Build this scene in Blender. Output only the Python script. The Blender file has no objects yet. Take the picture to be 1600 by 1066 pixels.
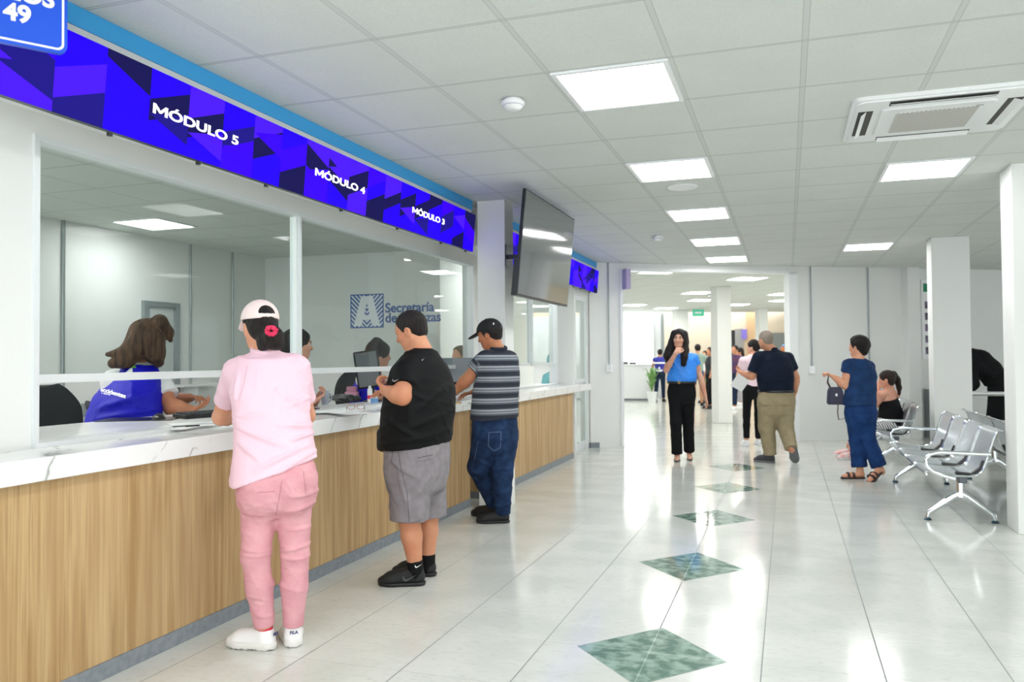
import bpy, bmesh, math, random
import numpy as np
from mathutils import Vector, Matrix
random.seed(4); rng = np.random.default_rng(7)
SC = bpy.context.scene
COL = SC.collection
# ------------------------------------------------------------------ camera
FP, YAW, PITCH, ROLL, HC = 1271.75, .3262, .0222, -.0078, 1.352
_cy, _sy = math.cos(YAW), math.sin(YAW)
FWD = Vector((-_sy*math.cos(PITCH), _cy*math.cos(PITCH), math.sin(PITCH)))
_r = Vector((_cy, _sy, 0)); _u = _r.cross(FWD)
RT = _r*math.cos(ROLL)+_u*math.sin(ROLL); UP = -_r*math.sin(ROLL)+_u*math.cos(ROLL)
CO = Vector((0, 0, HC))
cd = bpy.data.cameras.new('camera'); cam = bpy.data.objects.new('camera', cd); COL.objects.link(cam)
M4 = Matrix.Identity(4)
for i in range(3):
    M4[i][0] = RT[i]; M4[i][1] = UP[i]; M4[i][2] = -FWD[i]; M4[i][3] = CO[i]
cam.matrix_world = M4
cd.sensor_width = 36; cd.lens = FP/1600*36; cd.clip_end = 200
cd.dof.use_dof = True; cd.dof.focus_distance = 4.6; cd.dof.aperture_fstop = 3.2
SC.camera = cam
# ------------------------------------------------------------------ light
W = bpy.data.worlds.new('world'); SC.world = W; W.use_nodes = True
W.node_tree.nodes['Background'].inputs[0].default_value = (.93, .97, 1, 1)
W.node_tree.nodes['Background'].inputs[1].default_value = 1.9
SC.view_settings.view_transform = 'Standard'; SC.view_settings.look = 'None'
SC.view_settings.exposure = 1.0; SC.view_settings.gamma = 1
SC.view_settings.use_curve_mapping = False
PANEL = 9.5            # strength of the ceiling panels
def J(x, y, d):
    "point seen at picture pixel (x, y), d metres ahead of the camera"
    return CO + (FWD + RT*((x-800)/FP) - UP*((y-533)/FP))*d
# ------------------------------------------------------------------ materials
def lin(c):
    c = c/255
    return c/12.92 if c <= .04045 else ((c+.055)/1.055)**2.4
def rgb(h):
    return (lin(int(h[0:2], 16)), lin(int(h[2:4], 16)), lin(int(h[4:6], 16)), 1)
MATS = {}
def mat(name, hexc='cccccc', rough=.6, metal=0, spec=.5, bump=None, var=None, emit=0, sub=0, trans=0, coat=0):
    """bump=(scale, strength, stretch vector)  var=(scale, second colour, amount, stretch)"""
    if name in MATS: return MATS[name]
    m = bpy.data.materials.new(name); m.use_nodes = True; MATS[name] = m
    nt = m.node_tree; b = nt.nodes['Principled BSDF']
    b.inputs['Base Color'].default_value = rgb(hexc); b.inputs['Roughness'].default_value = rough
    b.inputs['Metallic'].default_value = metal; b.inputs['Specular IOR Level'].default_value = spec
    if coat: b.inputs['Coat Weight'].default_value = coat; b.inputs['Coat Roughness'].default_value = .08
    if sub:
        b.inputs['Subsurface Weight'].default_value = sub; b.inputs['Subsurface Radius'].default_value = (.012, .005, .003)
        b.inputs['Subsurface Scale'].default_value = 1
    if emit:
        b.inputs['Emission Color'].default_value = rgb(hexc); b.inputs['Emission Strength'].default_value = emit
    def noise(scale, stretch):
        tc = nt.nodes.new('ShaderNodeTexCoord'); mp = nt.nodes.new('ShaderNodeMapping')
        mp.inputs['Scale'].default_value = stretch; n = nt.nodes.new('ShaderNodeTexNoise')
        n.inputs['Scale'].default_value = scale; n.inputs['Detail'].default_value = 5
        nt.links.new(tc.outputs['Object'], mp.inputs[0]); nt.links.new(mp.outputs[0], n.inputs['Vector']); return n
    if bump:
        n = noise(bump[0], bump[2] if len(bump) > 2 else (1, 1, 1)); bp = nt.nodes.new('ShaderNodeBump')
        bp.inputs['Strength'].default_value = bump[1]; bp.inputs['Distance'].default_value = .02
        nt.links.new(n.outputs[0], bp.inputs['Height']); nt.links.new(bp.outputs[0], b.inputs['Normal'])
    if var:
        n = noise(var[0], var[3] if len(var) > 3 else (1, 1, 1)); r = nt.nodes.new('ShaderNodeValToRGB')
        r.color_ramp.elements[0].position = .35; r.color_ramp.elements[1].position = .65
        r.color_ramp.elements[0].color = rgb(hexc); r.color_ramp.elements[1].color = rgb(var[1])
        nt.links.new(n.outputs[0], r.inputs[0]); nt.links.new(r.outputs[0], b.inputs['Base Color'])
    return m
class NB:
    "small helper to write node maths"
    def __init__(s, m): s.nt = m.node_tree
    def m(s, op, *a):
        n = s.nt.nodes.new('ShaderNodeMath'); n.operation = op
        for i, v in enumerate(a):
            if isinstance(v, (int, float)): n.inputs[i].default_value = v
            else: s.nt.links.new(v, n.inputs[i])
        return n.outputs[0]
    def mix(s, f, a, b):
        n = s.nt.nodes.new('ShaderNodeMix'); n.data_type = 'RGBA'
        for k, v in ((0, f), (6, a), (7, b)):
            if isinstance(v, (tuple, float, int)): n.inputs[k].default_value = v
            else: s.nt.links.new(v, n.inputs[k])
        return n.outputs[2]
    def xyz(s, kind='Object'):
        tc = s.nt.nodes.new('ShaderNodeTexCoord'); sp = s.nt.nodes.new('ShaderNodeSeparateXYZ')
        s.nt.links.new(tc.outputs[kind], sp.inputs[0]); return sp.outputs[0], sp.outputs[1], sp.outputs[2], tc.outputs[kind]
    def noise(s, vec, scale, detail=4, stretch=None):
        if stretch:
            mp = s.nt.nodes.new('ShaderNodeMapping'); mp.inputs['Scale'].default_value = stretch
            s.nt.links.new(vec, mp.inputs[0]); vec = mp.outputs[0]
        n = s.nt.nodes.new('ShaderNodeTexNoise'); n.inputs['Scale'].default_value = scale; n.inputs['Detail'].default_value = detail
        s.nt.links.new(vec, n.inputs['Vector']); return n.outputs[0]
    def sstep(s, v, a, b):
        n = s.nt.nodes.new('ShaderNodeMapRange'); n.interpolation_type = 'SMOOTHSTEP'
        s.nt.links.new(v, n.inputs[0]); n.inputs[1].default_value = a; n.inputs[2].default_value = b; return n.outputs[0]
    def link(s, a, sock): s.nt.links.new(a, s.nt.nodes['Principled BSDF'].inputs[sock])
    def bump(s, h, strength, dist=.01):
        bp = s.nt.nodes.new('ShaderNodeBump'); bp.inputs['Strength'].default_value = strength; bp.inputs['Distance'].default_value = dist
        s.nt.links.new(h, bp.inputs['Height']); s.link(bp.outputs[0], 'Normal')
def linedist(nb, v, org, step):
    "distance in metres to the nearest line of a grid"
    f = nb.m('FRACT', nb.m('DIVIDE', nb.m('SUBTRACT', v, org), step))
    return nb.m('MULTIPLY', nb.m('SUBTRACT', .5, nb.m('ABSOLUTE', nb.m('SUBTRACT', f, .5))), step)
FX, FY, TX, TY = -1.617, 4.855, .497, .544
def floor_mat():
    m = mat('polished_ceramic_tile', 'dcdfda', .12, spec=.5); nb = NB(m); x, y, z, o = nb.xyz()
    dx = linedist(nb, x, FX, TX); dy = linedist(nb, y, FY, TY)
    grout = nb.m('MAXIMUM', nb.m('SUBTRACT', 1, nb.sstep(dx, .0020, .0042)), nb.m('MULTIPLY', .7, nb.m('SUBTRACT', 1, nb.sstep(dy, .0014, .0034))))
    u = nb.m('DIVIDE', nb.m('SUBTRACT', x, FX+2.02*TX), .69*TX)
    v = nb.m('SUBTRACT', nb.m('MULTIPLY', nb.m('FRACT', nb.m('ADD', nb.m('DIVIDE', nb.m('SUBTRACT', y, FY-2.03*TY), 3.05*TY), .5)), 3.05), 1.525)
    dd = nb.m('ADD', nb.m('ABSOLUTE', u), nb.m('ABSOLUTE', nb.m('DIVIDE', v, .70)))
    # diamonds only along the corridor between the camera and the hall
    inside = nb.m('MULTIPLY', nb.m('LESS_THAN', dd, 1), nb.m('MULTIPLY', nb.m('LESS_THAN', y, 11.6), nb.m('LESS_THAN', nb.m('ABSOLUTE', u), 1.05)))
    edge = nb.m('MULTIPLY', nb.m('LESS_THAN', nb.m('ABSOLUTE', nb.m('SUBTRACT', dd, 1)), .012), nb.m('LESS_THAN', y, 11.6))
    n1 = nb.noise(o, 2.2, 6, (1, 1.3, 1)); n2 = nb.noise(o, 22, 8, (1, 1.8, 1)); n3 = nb.noise(o, 14, 8)
    base = nb.mix(nb.sstep(n1, .38, .62), rgb('d3d5cf'), rgb('cacdc6'))
    base = nb.mix(nb.m('MULTIPLY', nb.sstep(n2, .5, .72), .32), base, rgb('b3b5ab'))
    base = nb.mix(nb.m('MULTIPLY', grout, .92), base, rgb('7c807e'))
    green = nb.mix(nb.sstep(n3, .36, .64), rgb('5a776b'), rgb('93ab9e'))
    c = nb.mix(inside, base, green); c = nb.mix(nb.m('MULTIPLY', edge, .6), c, rgb('a8aca8'))
    nb.link(c, 'Base Color')
    rr = nb.m('ADD', nb.m('MULTIPLY', n2, .12), nb.m('ADD', .07, nb.m('MULTIPLY', grout, .5))); rr = nb.m('SUBTRACT', rr, nb.m('MULTIPLY', inside, .06))
    nb.link(rr, 'Roughness')
    nb.bump(nb.m('ADD', nb.m('MULTIPLY', nb.m('MULTIPLY', grout, nb.m('SUBTRACT', 1, inside)), -1.0), nb.m('MULTIPLY', n1, .05)), .10, .003)
    return m
def ceiling_mat(name, x0, y0, sx, sy):
    m = mat(name, 'd6dad6', .85, spec=.2); nb = NB(m); x, y, z, o = nb.xyz()
    dx = linedist(nb, x, x0, sx); dy = linedist(nb, y, y0, sy)
    bx = nb.m('SUBTRACT', 1, nb.sstep(dx, .010, .013)); by = nb.m('SUBTRACT', 1, nb.sstep(dy, .007, .010))
    bar = nb.m('MAXIMUM', bx, by)
    gap = nb.m('MAXIMUM', nb.m('MULTIPLY', nb.m('SUBTRACT', 1, nb.sstep(nb.m('ABSOLUTE', nb.m('SUBTRACT', dx, .0135)), .001, .003)), .8),
               nb.m('SUBTRACT', 1, nb.sstep(nb.m('ABSOLUTE', nb.m('SUBTRACT', dy, .009)), .001, .004)))
    n = nb.noise(o, 120, 3); n2 = nb.noise(o, 2.0, 2)
    t = nb.mix(nb.sstep(n, .35, .7), rgb('dbdfda'), rgb('d4d8d3')); t = nb.mix(nb.m('MULTIPLY', nb.sstep(n2, .4, .6), .25), t, rgb('cdd2cd'))
    t = nb.mix(bar, t, rgb('cdd2ce')); t = nb.mix(nb.m('MULTIPLY', gap, .50), t, rgb('7f8580'))
    nb.link(t, 'Base Color'); nb.bump(n, .15, .004); return m
def wood_mat():
    m = mat('light_oak_laminate', 'c3a273', .45, spec=.35); nb = NB(m); x, y, z, o = nb.xyz()
    a = nb.noise(o, 1.0, 6, (26, 26, 1.1)); b = nb.noise(o, 1.0, 6, (120, 120, 2.2)); w = nb.noise(o, 1.0, 3, (6, 6, .5))
    c = nb.mix(nb.sstep(a, .32, .68), rgb('c8a97b'), rgb('ab885a')); c = nb.mix(nb.m('MULTIPLY', nb.sstep(b, .45, .7), .55), c, rgb('94734a'))
    c = nb.mix(nb.m('MULTIPLY', nb.sstep(w, .45, .65), .3), c, rgb('d3b68b')); nb.link(c, 'Base Color'); return m
def marble_mat():
    m = mat('white_marble_laminate', 'eceeec', .18, spec=.5); nb = NB(m); x, y, z, o = nb.xyz()
    d = nb.noise(o, 2.2, 4)
    s = nb.m('ADD', nb.m('ADD', nb.m('MULTIPLY', y, 2.6), nb.m('MULTIPLY', z, -3.2)), nb.m('ADD', nb.m('MULTIPLY', x, 1.6), nb.m('MULTIPLY', d, 2.4)))
    k = nb.m('ABSOLUTE', nb.m('SUBTRACT', nb.m('FRACT', s), .5))
    vein = nb.m('SUBTRACT', 1, nb.sstep(k, .0, .045)); g = nb.noise(o, 5, 3)
    vein = nb.m('MULTIPLY', vein, nb.sstep(g, .36, .56))
    soft = nb.m('MULTIPLY', nb.m('SUBTRACT', 1, nb.sstep(k, .0, .2)), nb.m('MULTIPLY', nb.sstep(g, .4, .7), .22))
    c = nb.mix(soft, rgb('eff0ee'), rgb('c4c4be')); c = nb.mix(nb.m('MULTIPLY', vein, .75), c, rgb('8b8a80')); nb.link(c, 'Base Color'); return m
def glass_mat(name, tint, gl=.003):
    m = bpy.data.materials.new(name); m.use_nodes = True; MATS[name] = m; nt = m.node_tree; nt.nodes.clear()
    o = nt.nodes.new('ShaderNodeOutputMaterial'); mx = nt.nodes.new('ShaderNodeMixShader'); t = nt.nodes.new('ShaderNodeBsdfTransparent')
    g = nt.nodes.new('ShaderNodeBsdfGlossy'); fr = nt.nodes.new('ShaderNodeLayerWeight'); fr.inputs[0].default_value = .5
    t.inputs[0].default_value = tint; g.inputs['Roughness'].default_value = 0.0
    pw = nt.nodes.new('ShaderNodeMath'); pw.operation = 'POWER'; pw.inputs[1].default_value = 5.2; nt.links.new(fr.outputs['Facing'], pw.inputs[0])
    ad = nt.nodes.new('ShaderNodeMath'); ad.operation = 'MULTIPLY_ADD'; ad.inputs[1].default_value = .95; ad.inputs[2].default_value = gl
    nt.links.new(pw.outputs[0], ad.inputs[0]); nt.links.new(ad.outputs[0], mx.inputs[0])
    nt.links.new(t.outputs[0], mx.inputs[1]); nt.links.new(g.outputs[0], mx.inputs[2]); nt.links.new(mx.outputs[0], o.inputs[0]); return m
M_FLOOR = floor_mat(); M_CEIL = ceiling_mat('mineral_fibre_ceiling', -2.380, 3.283, .6195, .6845)
M_WOOD = wood_mat(); M_MARB = marble_mat()
M_GLASS = glass_mat('pane_glass', (.90, .935, .925, 1)); M_WALL = mat('white_wall_paint', 'e6e7e4', .7, bump=(60, .03))
M_WARM = mat('cream_wall_paint', 'ecdcc4', .8, bump=(60, .03)); M_ALU = mat('satin_white_aluminium', 'e2e7e7', .35, .15)
M_ALG = mat('grey_aluminium', '9aa2a2', .35, .6); M_BLUE = mat('sky_blue_paint', '3ba6e6', .55, bump=(40, .03)); M_KICK = mat('grey_vinyl_skirting', '7b8288', .5, var=(30, '8a9096', 1))
M_WHITE = mat('white_plastic', 'eceeee', .35, bump=(80, .02)); M_BLACK = mat('black_plastic', '17181a', .35, bump=(80, .02)); M_CHROME = mat('polished_chrome', 'dfe3e6', .12, 1)
M_PAPER = mat('white_paper', 'f2f3f2', .7, bump=(30, .03)); M_DGREY = mat('dark_grey_plastic', '3a3d40', .5, bump=(60, .03))
# ------------------------------------------------------------------ mesh building
def prop(o, label=None, cat=None, group=None, kind=None):
    if label: o['label'] = label
    if cat: o['category'] = cat
    if group: o['group'] = group
    if kind: o['kind'] = kind
    return o
def empty(name, loc=(0, 0, 0), label=None, cat=None, group=None, rz=0):
    o = bpy.data.objects.new(name, None); COL.objects.link(o); o.location = loc; o.rotation_euler.z = rz; o.empty_display_size = .1
    return prop(o, label, cat, group)
class MB:
    def __init__(s): s.b = bmesh.new()
    def box(s, a, b, bev=0, rot=None, about=None):
        lo = [min(a[i], b[i]) for i in range(3)]; hi = [max(a[i], b[i]) for i in range(3)]
        r = bmesh.ops.create_cube(s.b, size=1); vs = r['verts']
        for v in vs: v.co = Vector([lo[i]+(v.co[i]+.5)*(hi[i]-lo[i]) for i in range(3)])
        if bev:
            es = list({e for v in vs for e in v.link_edges}); r = bmesh.ops.bevel(s.b, geom=es, offset=bev, segments=2, affect='EDGES', profile=.5)
            vs = list({v for f in r['faces'] for v in f.verts} | {v for v in vs if v.is_valid})
        if rot is not None:
            c = Vector(about) if about is not None else Vector([(lo[i]+hi[i])/2 for i in range(3)])
            for v in vs: v.co = c + rot @ (v.co-c)
        return vs
    def tube(s, pts, rad, n=10, closed=False, flat=None):
        pts = [Vector(p) for p in pts]; N = len(pts); rs = rad if isinstance(rad, (list, tuple)) else [rad]*N
        rings = []; prev = None
        for i, p in enumerate(pts):
            if closed: t = pts[(i+1) % N]-pts[i-1]
            else: t = pts[min(i+1, N-1)]-pts[max(i-1, 0)]
            t = t.normalized() if t.length > 1e-9 else Vector((0, 0, 1))
            if prev is None:
                a = Vector((0, 0, 1)) if abs(t.z) < .9 else Vector((1, 0, 0)); prev = (a - t*a.dot(t)).normalized()
            else:
                q = prev - t*prev.dot(t); prev = q.normalized() if q.length > 1e-6 else prev
            bn = t.cross(prev); fl = flat or 1
            rings.append([s.b.verts.new(p + (prev*math.cos(2*math.pi*k/n) + bn*math.sin(2*math.pi*k/n)*fl)*rs[i]) for k in range(n)])
        m = N if closed else N-1
        for i in range(m):
            A, B = rings[i], rings[(i+1) % N]
            for k in range(n): s.b.faces.new((A[k], A[(k+1) % n], B[(k+1) % n], B[k]))
        if not closed:
            s.b.faces.new(rings[0][::-1]); s.b.faces.new(rings[-1])
    def lathe(s, prof, c=(0, 0, 0), n=24, axis='Z', rot=None):
        c = Vector(c); rings = []
        for r, h in prof:
            ring = []
            for k in range(n):
                a = 2*math.pi*k/n; v = Vector((r*math.cos(a), r*math.sin(a), h))
                if axis == 'X': v = Vector((h, v.x, v.y))
                if axis == 'Y': v = Vector((v.x, h, v.y))
                if rot is not None: v = rot @ v
                ring.append(s.b.verts.new(c+v))
            rings.append(ring)
        for A, B in zip(rings, rings[1:]):
            for k in range(n): s.b.faces.new((A[k], A[(k+1) % n], B[(k+1) % n], B[k]))
        s.b.faces.new(rings[0][::-1]); s.b.faces.new(rings[-1])
    def prism(s, poly, d0, d1, frame=None):
        "poly: list of 2d points; extruded between d0 and d1 along the third axis of frame (o, ex, ey, ez)"
        if frame is None: frame = (Vector((0, 0, 0)), Vector((1, 0, 0)), Vector((0, 1, 0)), Vector((0, 0, 1)))
        o, ex, ey, ez = frame
        A = [s.b.verts.new(o+ex*p[0]+ey*p[1]+ez*d0) for p in poly]; B = [s.b.verts.new(o+ex*p[0]+ey*p[1]+ez*d1) for p in poly]
        s.b.faces.new(A[::-1]); s.b.faces.new(B); n = len(poly)
        for i in range(n): s.b.faces.new((A[i], A[(i+1) % n], B[(i+1) % n], B[i]))
    def quad(s, *p): s.b.faces.new([s.b.verts.new(Vector(q)) for q in p])
    def obj(s, name, m, parent=None, smooth=False, **kw):
        bmesh.ops.recalc_face_normals(s.b, faces=s.b.faces)
        me = bpy.data.meshes.new(name); s.b.to_mesh(me); s.b.free(); me.materials.append(m)
        if smooth:
            me.polygons.foreach_set('use_smooth', [True]*len(me.polygons))
            me.set_sharp_from_angle(angle=math.radians(38)) if hasattr(me, 'set_sharp_from_angle') else None
        o = bpy.data.objects.new(name, me); COL.objects.link(o)
        if parent:
            o.parent = parent
            if parent.get('_world'): o.matrix_parent_inverse = Matrix.Translation(parent.location).inverted()
        return prop(o, **kw)
def boxo(name, a, b, m, parent=None, bev=0, **kw):
    q = MB(); q.box(a, b, bev); return q.obj(name, m, parent, **kw)
def wthing(name, loc, label, cat, group=None):
    "an empty whose parts are written in world coordinates"
    o = empty(name, loc, label, cat, group); o['_world'] = 1; return o
def wend():
    for o in list(bpy.data.objects):
        if '_world' in o: del o['_world']
def text(name, s, size, m, o, ex, ey, parent=None, bold=.0, ext=.001, align='LEFT', xs=1.0, **kw):
    cu = bpy.data.curves.new(name, 'FONT'); cu.body = s; cu.size = size; cu.extrude = ext; cu.offset = bold; cu.align_x = align
    t = bpy.data.objects.new(name, cu); COL.objects.link(t)
    me = bpy.data.meshes.new_from_object(t); bpy.data.objects.remove(t); me.materials.clear(); me.materials.append(m); me.transform(Matrix.Diagonal((xs, 1, 1, 1)))
    ex = Vector(ex).normalized(); ey = Vector(ey).normalized(); ez = ex.cross(ey)
    F = Matrix(((ex.x, ey.x, ez.x, o[0]), (ex.y, ey.y, ez.y, o[1]), (ex.z, ey.z, ez.z, o[2]), (0, 0, 0, 1))); me.transform(F)
    ob = bpy.data.objects.new(name, me); COL.objects.link(ob)
    if parent:
        ob.parent = parent
        if parent.get('_world'): ob.matrix_parent_inverse = Matrix.Translation(parent.location).inverted()
    return prop(ob, **kw)
V = Vector
# ------------------------------------------------------------------ room shell
ZC = 2.813; WX = -3.08
q = MB(); q.box((-9, -3, -.06), (12, 34, 0)); q.obj('floor', M_FLOOR, kind='structure')
# oblique wall that closes the waiting room: runs through P0 along DIR
P0 = V((-2.40, 12.33, 0)); DIR = V((1, .60, 0)).normalized(); NRM = V((-DIR.y, DIR.x, 0))  # NRM points into the far hall
def OW(s, t=0, z=0): return P0 + DIR*s + NRM*t + V((0, 0, z))
def owbox(s0, s1, t0, t1, z0, z1, q=None):
    q = q or MB(); q.prism([(s0, t0), (s1, t0), (s1, t1), (s0, t1)], z0, z1, (P0, DIR, NRM, V((0, 0, 1)))); return q
def sx(x): return (x-P0.x)/DIR.x
# ceilings: waiting room and office up to the oblique wall, then the hall
q = MB(); a, b = OW(sx(-9)), OW(sx(12)); q.prism([(-9, -3), (12, -3), (b.x, b.y), (a.x, a.y)], ZC, ZC+.06); q.obj('ceiling', M_CEIL, kind='structure')
HM = ceiling_mat('mineral_fibre_hall_ceiling', 0, 0, .61, .61)
q = MB(); q.b.verts.ensure_lookup_table()
q.prism([(sx(-9), 0), (sx(12), 0), (sx(12), 11.2), (sx(-9), 14.5)], 0, .06)
oc = q.obj('ceiling', HM, kind='structure'); oc.location = (P0.x, P0.y, ZC); oc.rotation_euler.z = math.atan2(DIR.y, DIR.x)
# left wall with the service windows (glazed openings in it)
def wall_x(name, x0, x1, ys, zs_open, Y0, Y1, m=M_WALL):
    "wall between x0 and x1 from Y0 to Y1 with openings [(ya, yb, za, zb)]"
    q = MB(); y = Y0
    for (ya, yb, za, zb) in ys:
        q.box((x0, y, 0), (x1, ya, ZC))
        if za > 0: q.box((x0, ya, 0), (x1, yb, za))
        q.box((x0, ya, zb), (x1, yb, ZC)); y = yb
    q.box((x0, y, 0), (x1, Y1, ZC)); return q.obj(name, m, kind='structure')
W1 = (2.655, 7.86, .985, 2.345); W2 = (8.05, 11.10, .985, 2.345)
wall_x('wall_left', WX-.12, WX, [W1, W2], None, -3, 11.2)
boxo('trim_1', (WX, 11.2, 0), (-2.86, 11.26, ZC), M_WALL, kind='structure')
wall_x('wall_left', -2.98, -2.86, [(11.30, 12.02, 0, 2.27)], None, 11.26, 12.10)
# fascia (boxed soffit) carrying the LED banners, painted sky blue along its top
FXX = -2.74
for k, (y0, y1) in enumerate(((1.2, 6.97), (7.26, 12.12))):
    boxo('trim_%d' % (2+k), (FXX, y0, 2.44), (WX+.002, y1, ZC), M_WALL, kind='structure')
    boxo('trim_%d' % (4+k), (FXX+.008, y0, 2.728), (FXX-.02, y1, ZC-.001), M_BLUE, kind='structure')
# pillar against the counter
def pillar(x0, y0, x1, y1, label, z1=ZC, m=M_WALL):
    o = boxo('pillar', (x0, y0, 0), (x1, y1, z1), m, bev=.006); return prop(o, label, 'pillar')
pillar(-2.70, 7.0, -2.43, 7.24, 'white square pillar between the two wooden counters, beside the hanging screen')
pillar(1.63, 7.06, 2.03, 7.40, 'white pillar cut by the right edge, at the near end of the steel bench')
pillar(1.70, 11.16, 2.12, 11.52, 'white square pillar behind the steel bench, beside the bending person in black')
# oblique wall: left return, header over the wide opening, right part
q = owbox(sx(-2.84), sx(-2.40), 0, .12, 0, ZC); owbox(sx(-2.40), sx(.05), 0, .12, 2.715, ZC, q); owbox(sx(.05), sx(9), 0, .12, 0, ZC, q)
q.obj('wall_back', M_WALL, kind='structure')
q = owbox(sx(.03), sx(.16), -.02, .14, 0, 2.715); owbox(sx(-2.42), sx(-2.38), -.02, .14, 0, 2.715, q); owbox(sx(-2.42), sx(.16), -.02, .14, 2.69, 2.73, q)
q.obj('trim_6', M_WHITE, kind='structure')
owbox(sx(1.80), sx(2.0), -.16, 0, 0, ZC).obj('trim_7', M_WALL, kind='structure')
boxo('baseboard_left', (-2.852, 12.02, 0), (-2.84, 12.10, .08), M_KICK, kind='structure'); owbox(sx(-2.84), sx(-2.72), -.012, 0, 0, .08).obj('baseboard_back', M_KICK, kind='structure')
# office behind the counter
OX = -7.04; LY = 9.85
boxo('wall_office_back', (OX-.1, -3, 0), (OX, 14, ZC), M_WALL, kind='structure')
boxo('wall_office_far', (OX, LY, 0), (-4.33, LY+.08, ZC), M_WALL, kind='structure')
boxo('wall_office_side', (-4.41, LY+.08, 0), (-4.33, 14, ZC), M_WALL, kind='structure')
# right side of the waiting room: wall with a row of bright windows outside the frame
RX = 8.2
wall_x('wall_right', RX, RX+.15, [(.2+3.0*k, 2.6+3.0*k, 1.15, 2.05) for k in range(5)], None, -3, 16.5)
# ------------------------------------------------------------------ glazing of the service windows
def window(n, W_, mull):
    ya, yb, za, zb = W_; x = WX-.05; q = MB(); f = .028
    q.box((x-.03, ya, za+.02), (WX+.012, ya+f, zb)); q.box((x-.03, yb-f, za+.02), (WX+.012, yb, zb))
    q.box((x-.03, ya+f, zb-f), (WX+.010, yb-f, zb)); q.box((x-.04, ya, za), (WX+.02, yb, za+.02))
    q.box((x-.02, ya, 1.262), (x+.03, yb, 1.300))                      # bottom rail of the glazing, open below
    for m in mull: q.box((x-.02, m-.03, 1.262), (x+.03, m+.03, zb)); q.box((x+.03, m-.012, 1.262), (x+.045, m+.012, zb))
    w = q.obj('window_%d' % n, M_ALU, kind='structure')
    ys = [ya+f]+[m for m in mull]+[yb-f]
    for a, b in zip(ys, ys[1:]):
        boxo('window_pane', (x-.003, a+.02, 1.29), (x+.003, b-.02, zb-.02), M_GLASS, w)
window(1, W1, [4.71]); window(2, W2, [9.95])
# glass door in the wall past the second counter
d = boxo('door_1', (-2.875, 11.30, 0), (-2.915, 11.36, 2.27), M_ALG, kind='structure')
q = MB(); q.box((-2.875, 11.96, 0), (-2.915, 12.02, 2.27)); q.box((-2.875, 11.36, 2.2), (-2.915, 11.96, 2.27)); q.box((-2.88, 11.36, 0), (-2.91, 11.96, .12)); q.box((-2.88, 11.36, 1.0), (-2.91, 11.96, 1.05)); q.obj('door_frame', M_ALU, d)
boxo('door_pane', (-2.893, 11.36, .12), (-2.899, 11.96, 2.2), M_GLASS, d)
# ------------------------------------------------------------------ ceiling fittings
M_PANEL = mat('led_panel_diffuser', 'ffffff', .5, emit=PANEL)
M_PANEL2 = mat('bright_panel_diffuser', 'fffdf8', .5, emit=15)
def panel(x0, y0, x1, y1, label, rz=0, z=ZC, m=None):
    cx, cy_ = (x0+x1)/2, (y0+y1)/2; hx, hy = (x1-x0)/2, (y1-y0)/2
    o = empty('ceiling_light', (cx, cy_, z), label, 'ceiling light', 'square LED panels in the ceiling', rz); f = .026
    q = MB()
    for a, b in (((-hx, -hy), (hx, -hy+f)), ((-hx, hy-f), (hx, hy)), ((-hx, -hy+f), (-hx+f, hy-f)), ((hx-f, -hy+f), (hx, hy-f))):
        q.box((a[0], a[1], -.012), (b[0], b[1], .004))
    q.obj('frame', M_WHITE, o)
    boxo('diffuser', (-hx+f, -hy+f, -.009), (hx-f, hy-f, .002), m or M_PANEL, o); return o
CX0, CY0, CSX, CSY = -2.380, 3.283, .6195, .6845
def cell(i, r, label): return panel(CX0+CSX*i+.012, CY0+CSY*r+.01, CX0+CSX*(i+1)-.012, CY0+CSY*(r+1)-.01, label)
cell(2, 1, 'large bright square LED ceiling panel nearest the camera, beside a smoke detector')
cell(2, 4, 'square LED ceiling panel, second from the camera in the central line')
cell(2, 7, 'square LED ceiling panel, third from the camera in the central line')
cell(2, 10, 'square LED ceiling panel, fourth from the camera in the central line')
cell(2, 13-.15, 'square LED ceiling panel, last of the central line before the opening to the hall')
cell(5, 5, 'square LED ceiling panel just behind the air conditioning cassette on the right')
cell(5, 11.85, 'small far square LED ceiling panel on the right, beside the middle pillar')
for i, r in ((2, -2), (2, -5), (5, -1), (5, -5), (9, -1), (9, 5), (9, 11)): cell(i, r, 'square LED ceiling panel outside the picture')
panel(-6.62, 6.62, -6.02, 7.22, 'square LED panel in the office ceiling seen through the left window pane', .0)
panel(-5.2, 3.0, -4.6, 3.6, 'square LED panel outside the picture', m=M_PANEL2); panel(-6.6, 3.6, -6.0, 4.2, 'square LED panel outside the picture', m=M_PANEL2)  # unseen panels, made extra strong to brighten the office
panel(-3.9, 10.4, -3.3, 11.0, 'square LED panel outside the picture')
RZ = math.atan2(DIR.y, DIR.x)
hall = [(1030, 425, 13.95, 'over the opening, upper left'), (1167, 436, 0, 'over the opening, upper right'), (1090, 458, 0, 'left of the central hall pillar'),
        (1096, 469.5, 0, 'lower one left of the central hall pillar'), (990, 477, 0, 'at the left above the white window'), (1041, 482, 0, 'far away above the woman in blue'),
        (1151, 476.5, 0, 'far away just right of the central hall pillar'), (1226, 460, 0, 'upper one beside the right jamb'), (1224, 470, 0, 'lower one beside the right jamb')]
for x, y, _, s in hall:
    dd = (ZC-.01-HC)/((J(x, y, 1)-CO).z); p = J(x, y, dd); h = .30
    panel(p.x-h, p.y-h, p.x+h, p.y+h, 'rotated square LED panel in the hall, '+s, RZ, m=M_PANEL2)
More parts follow.
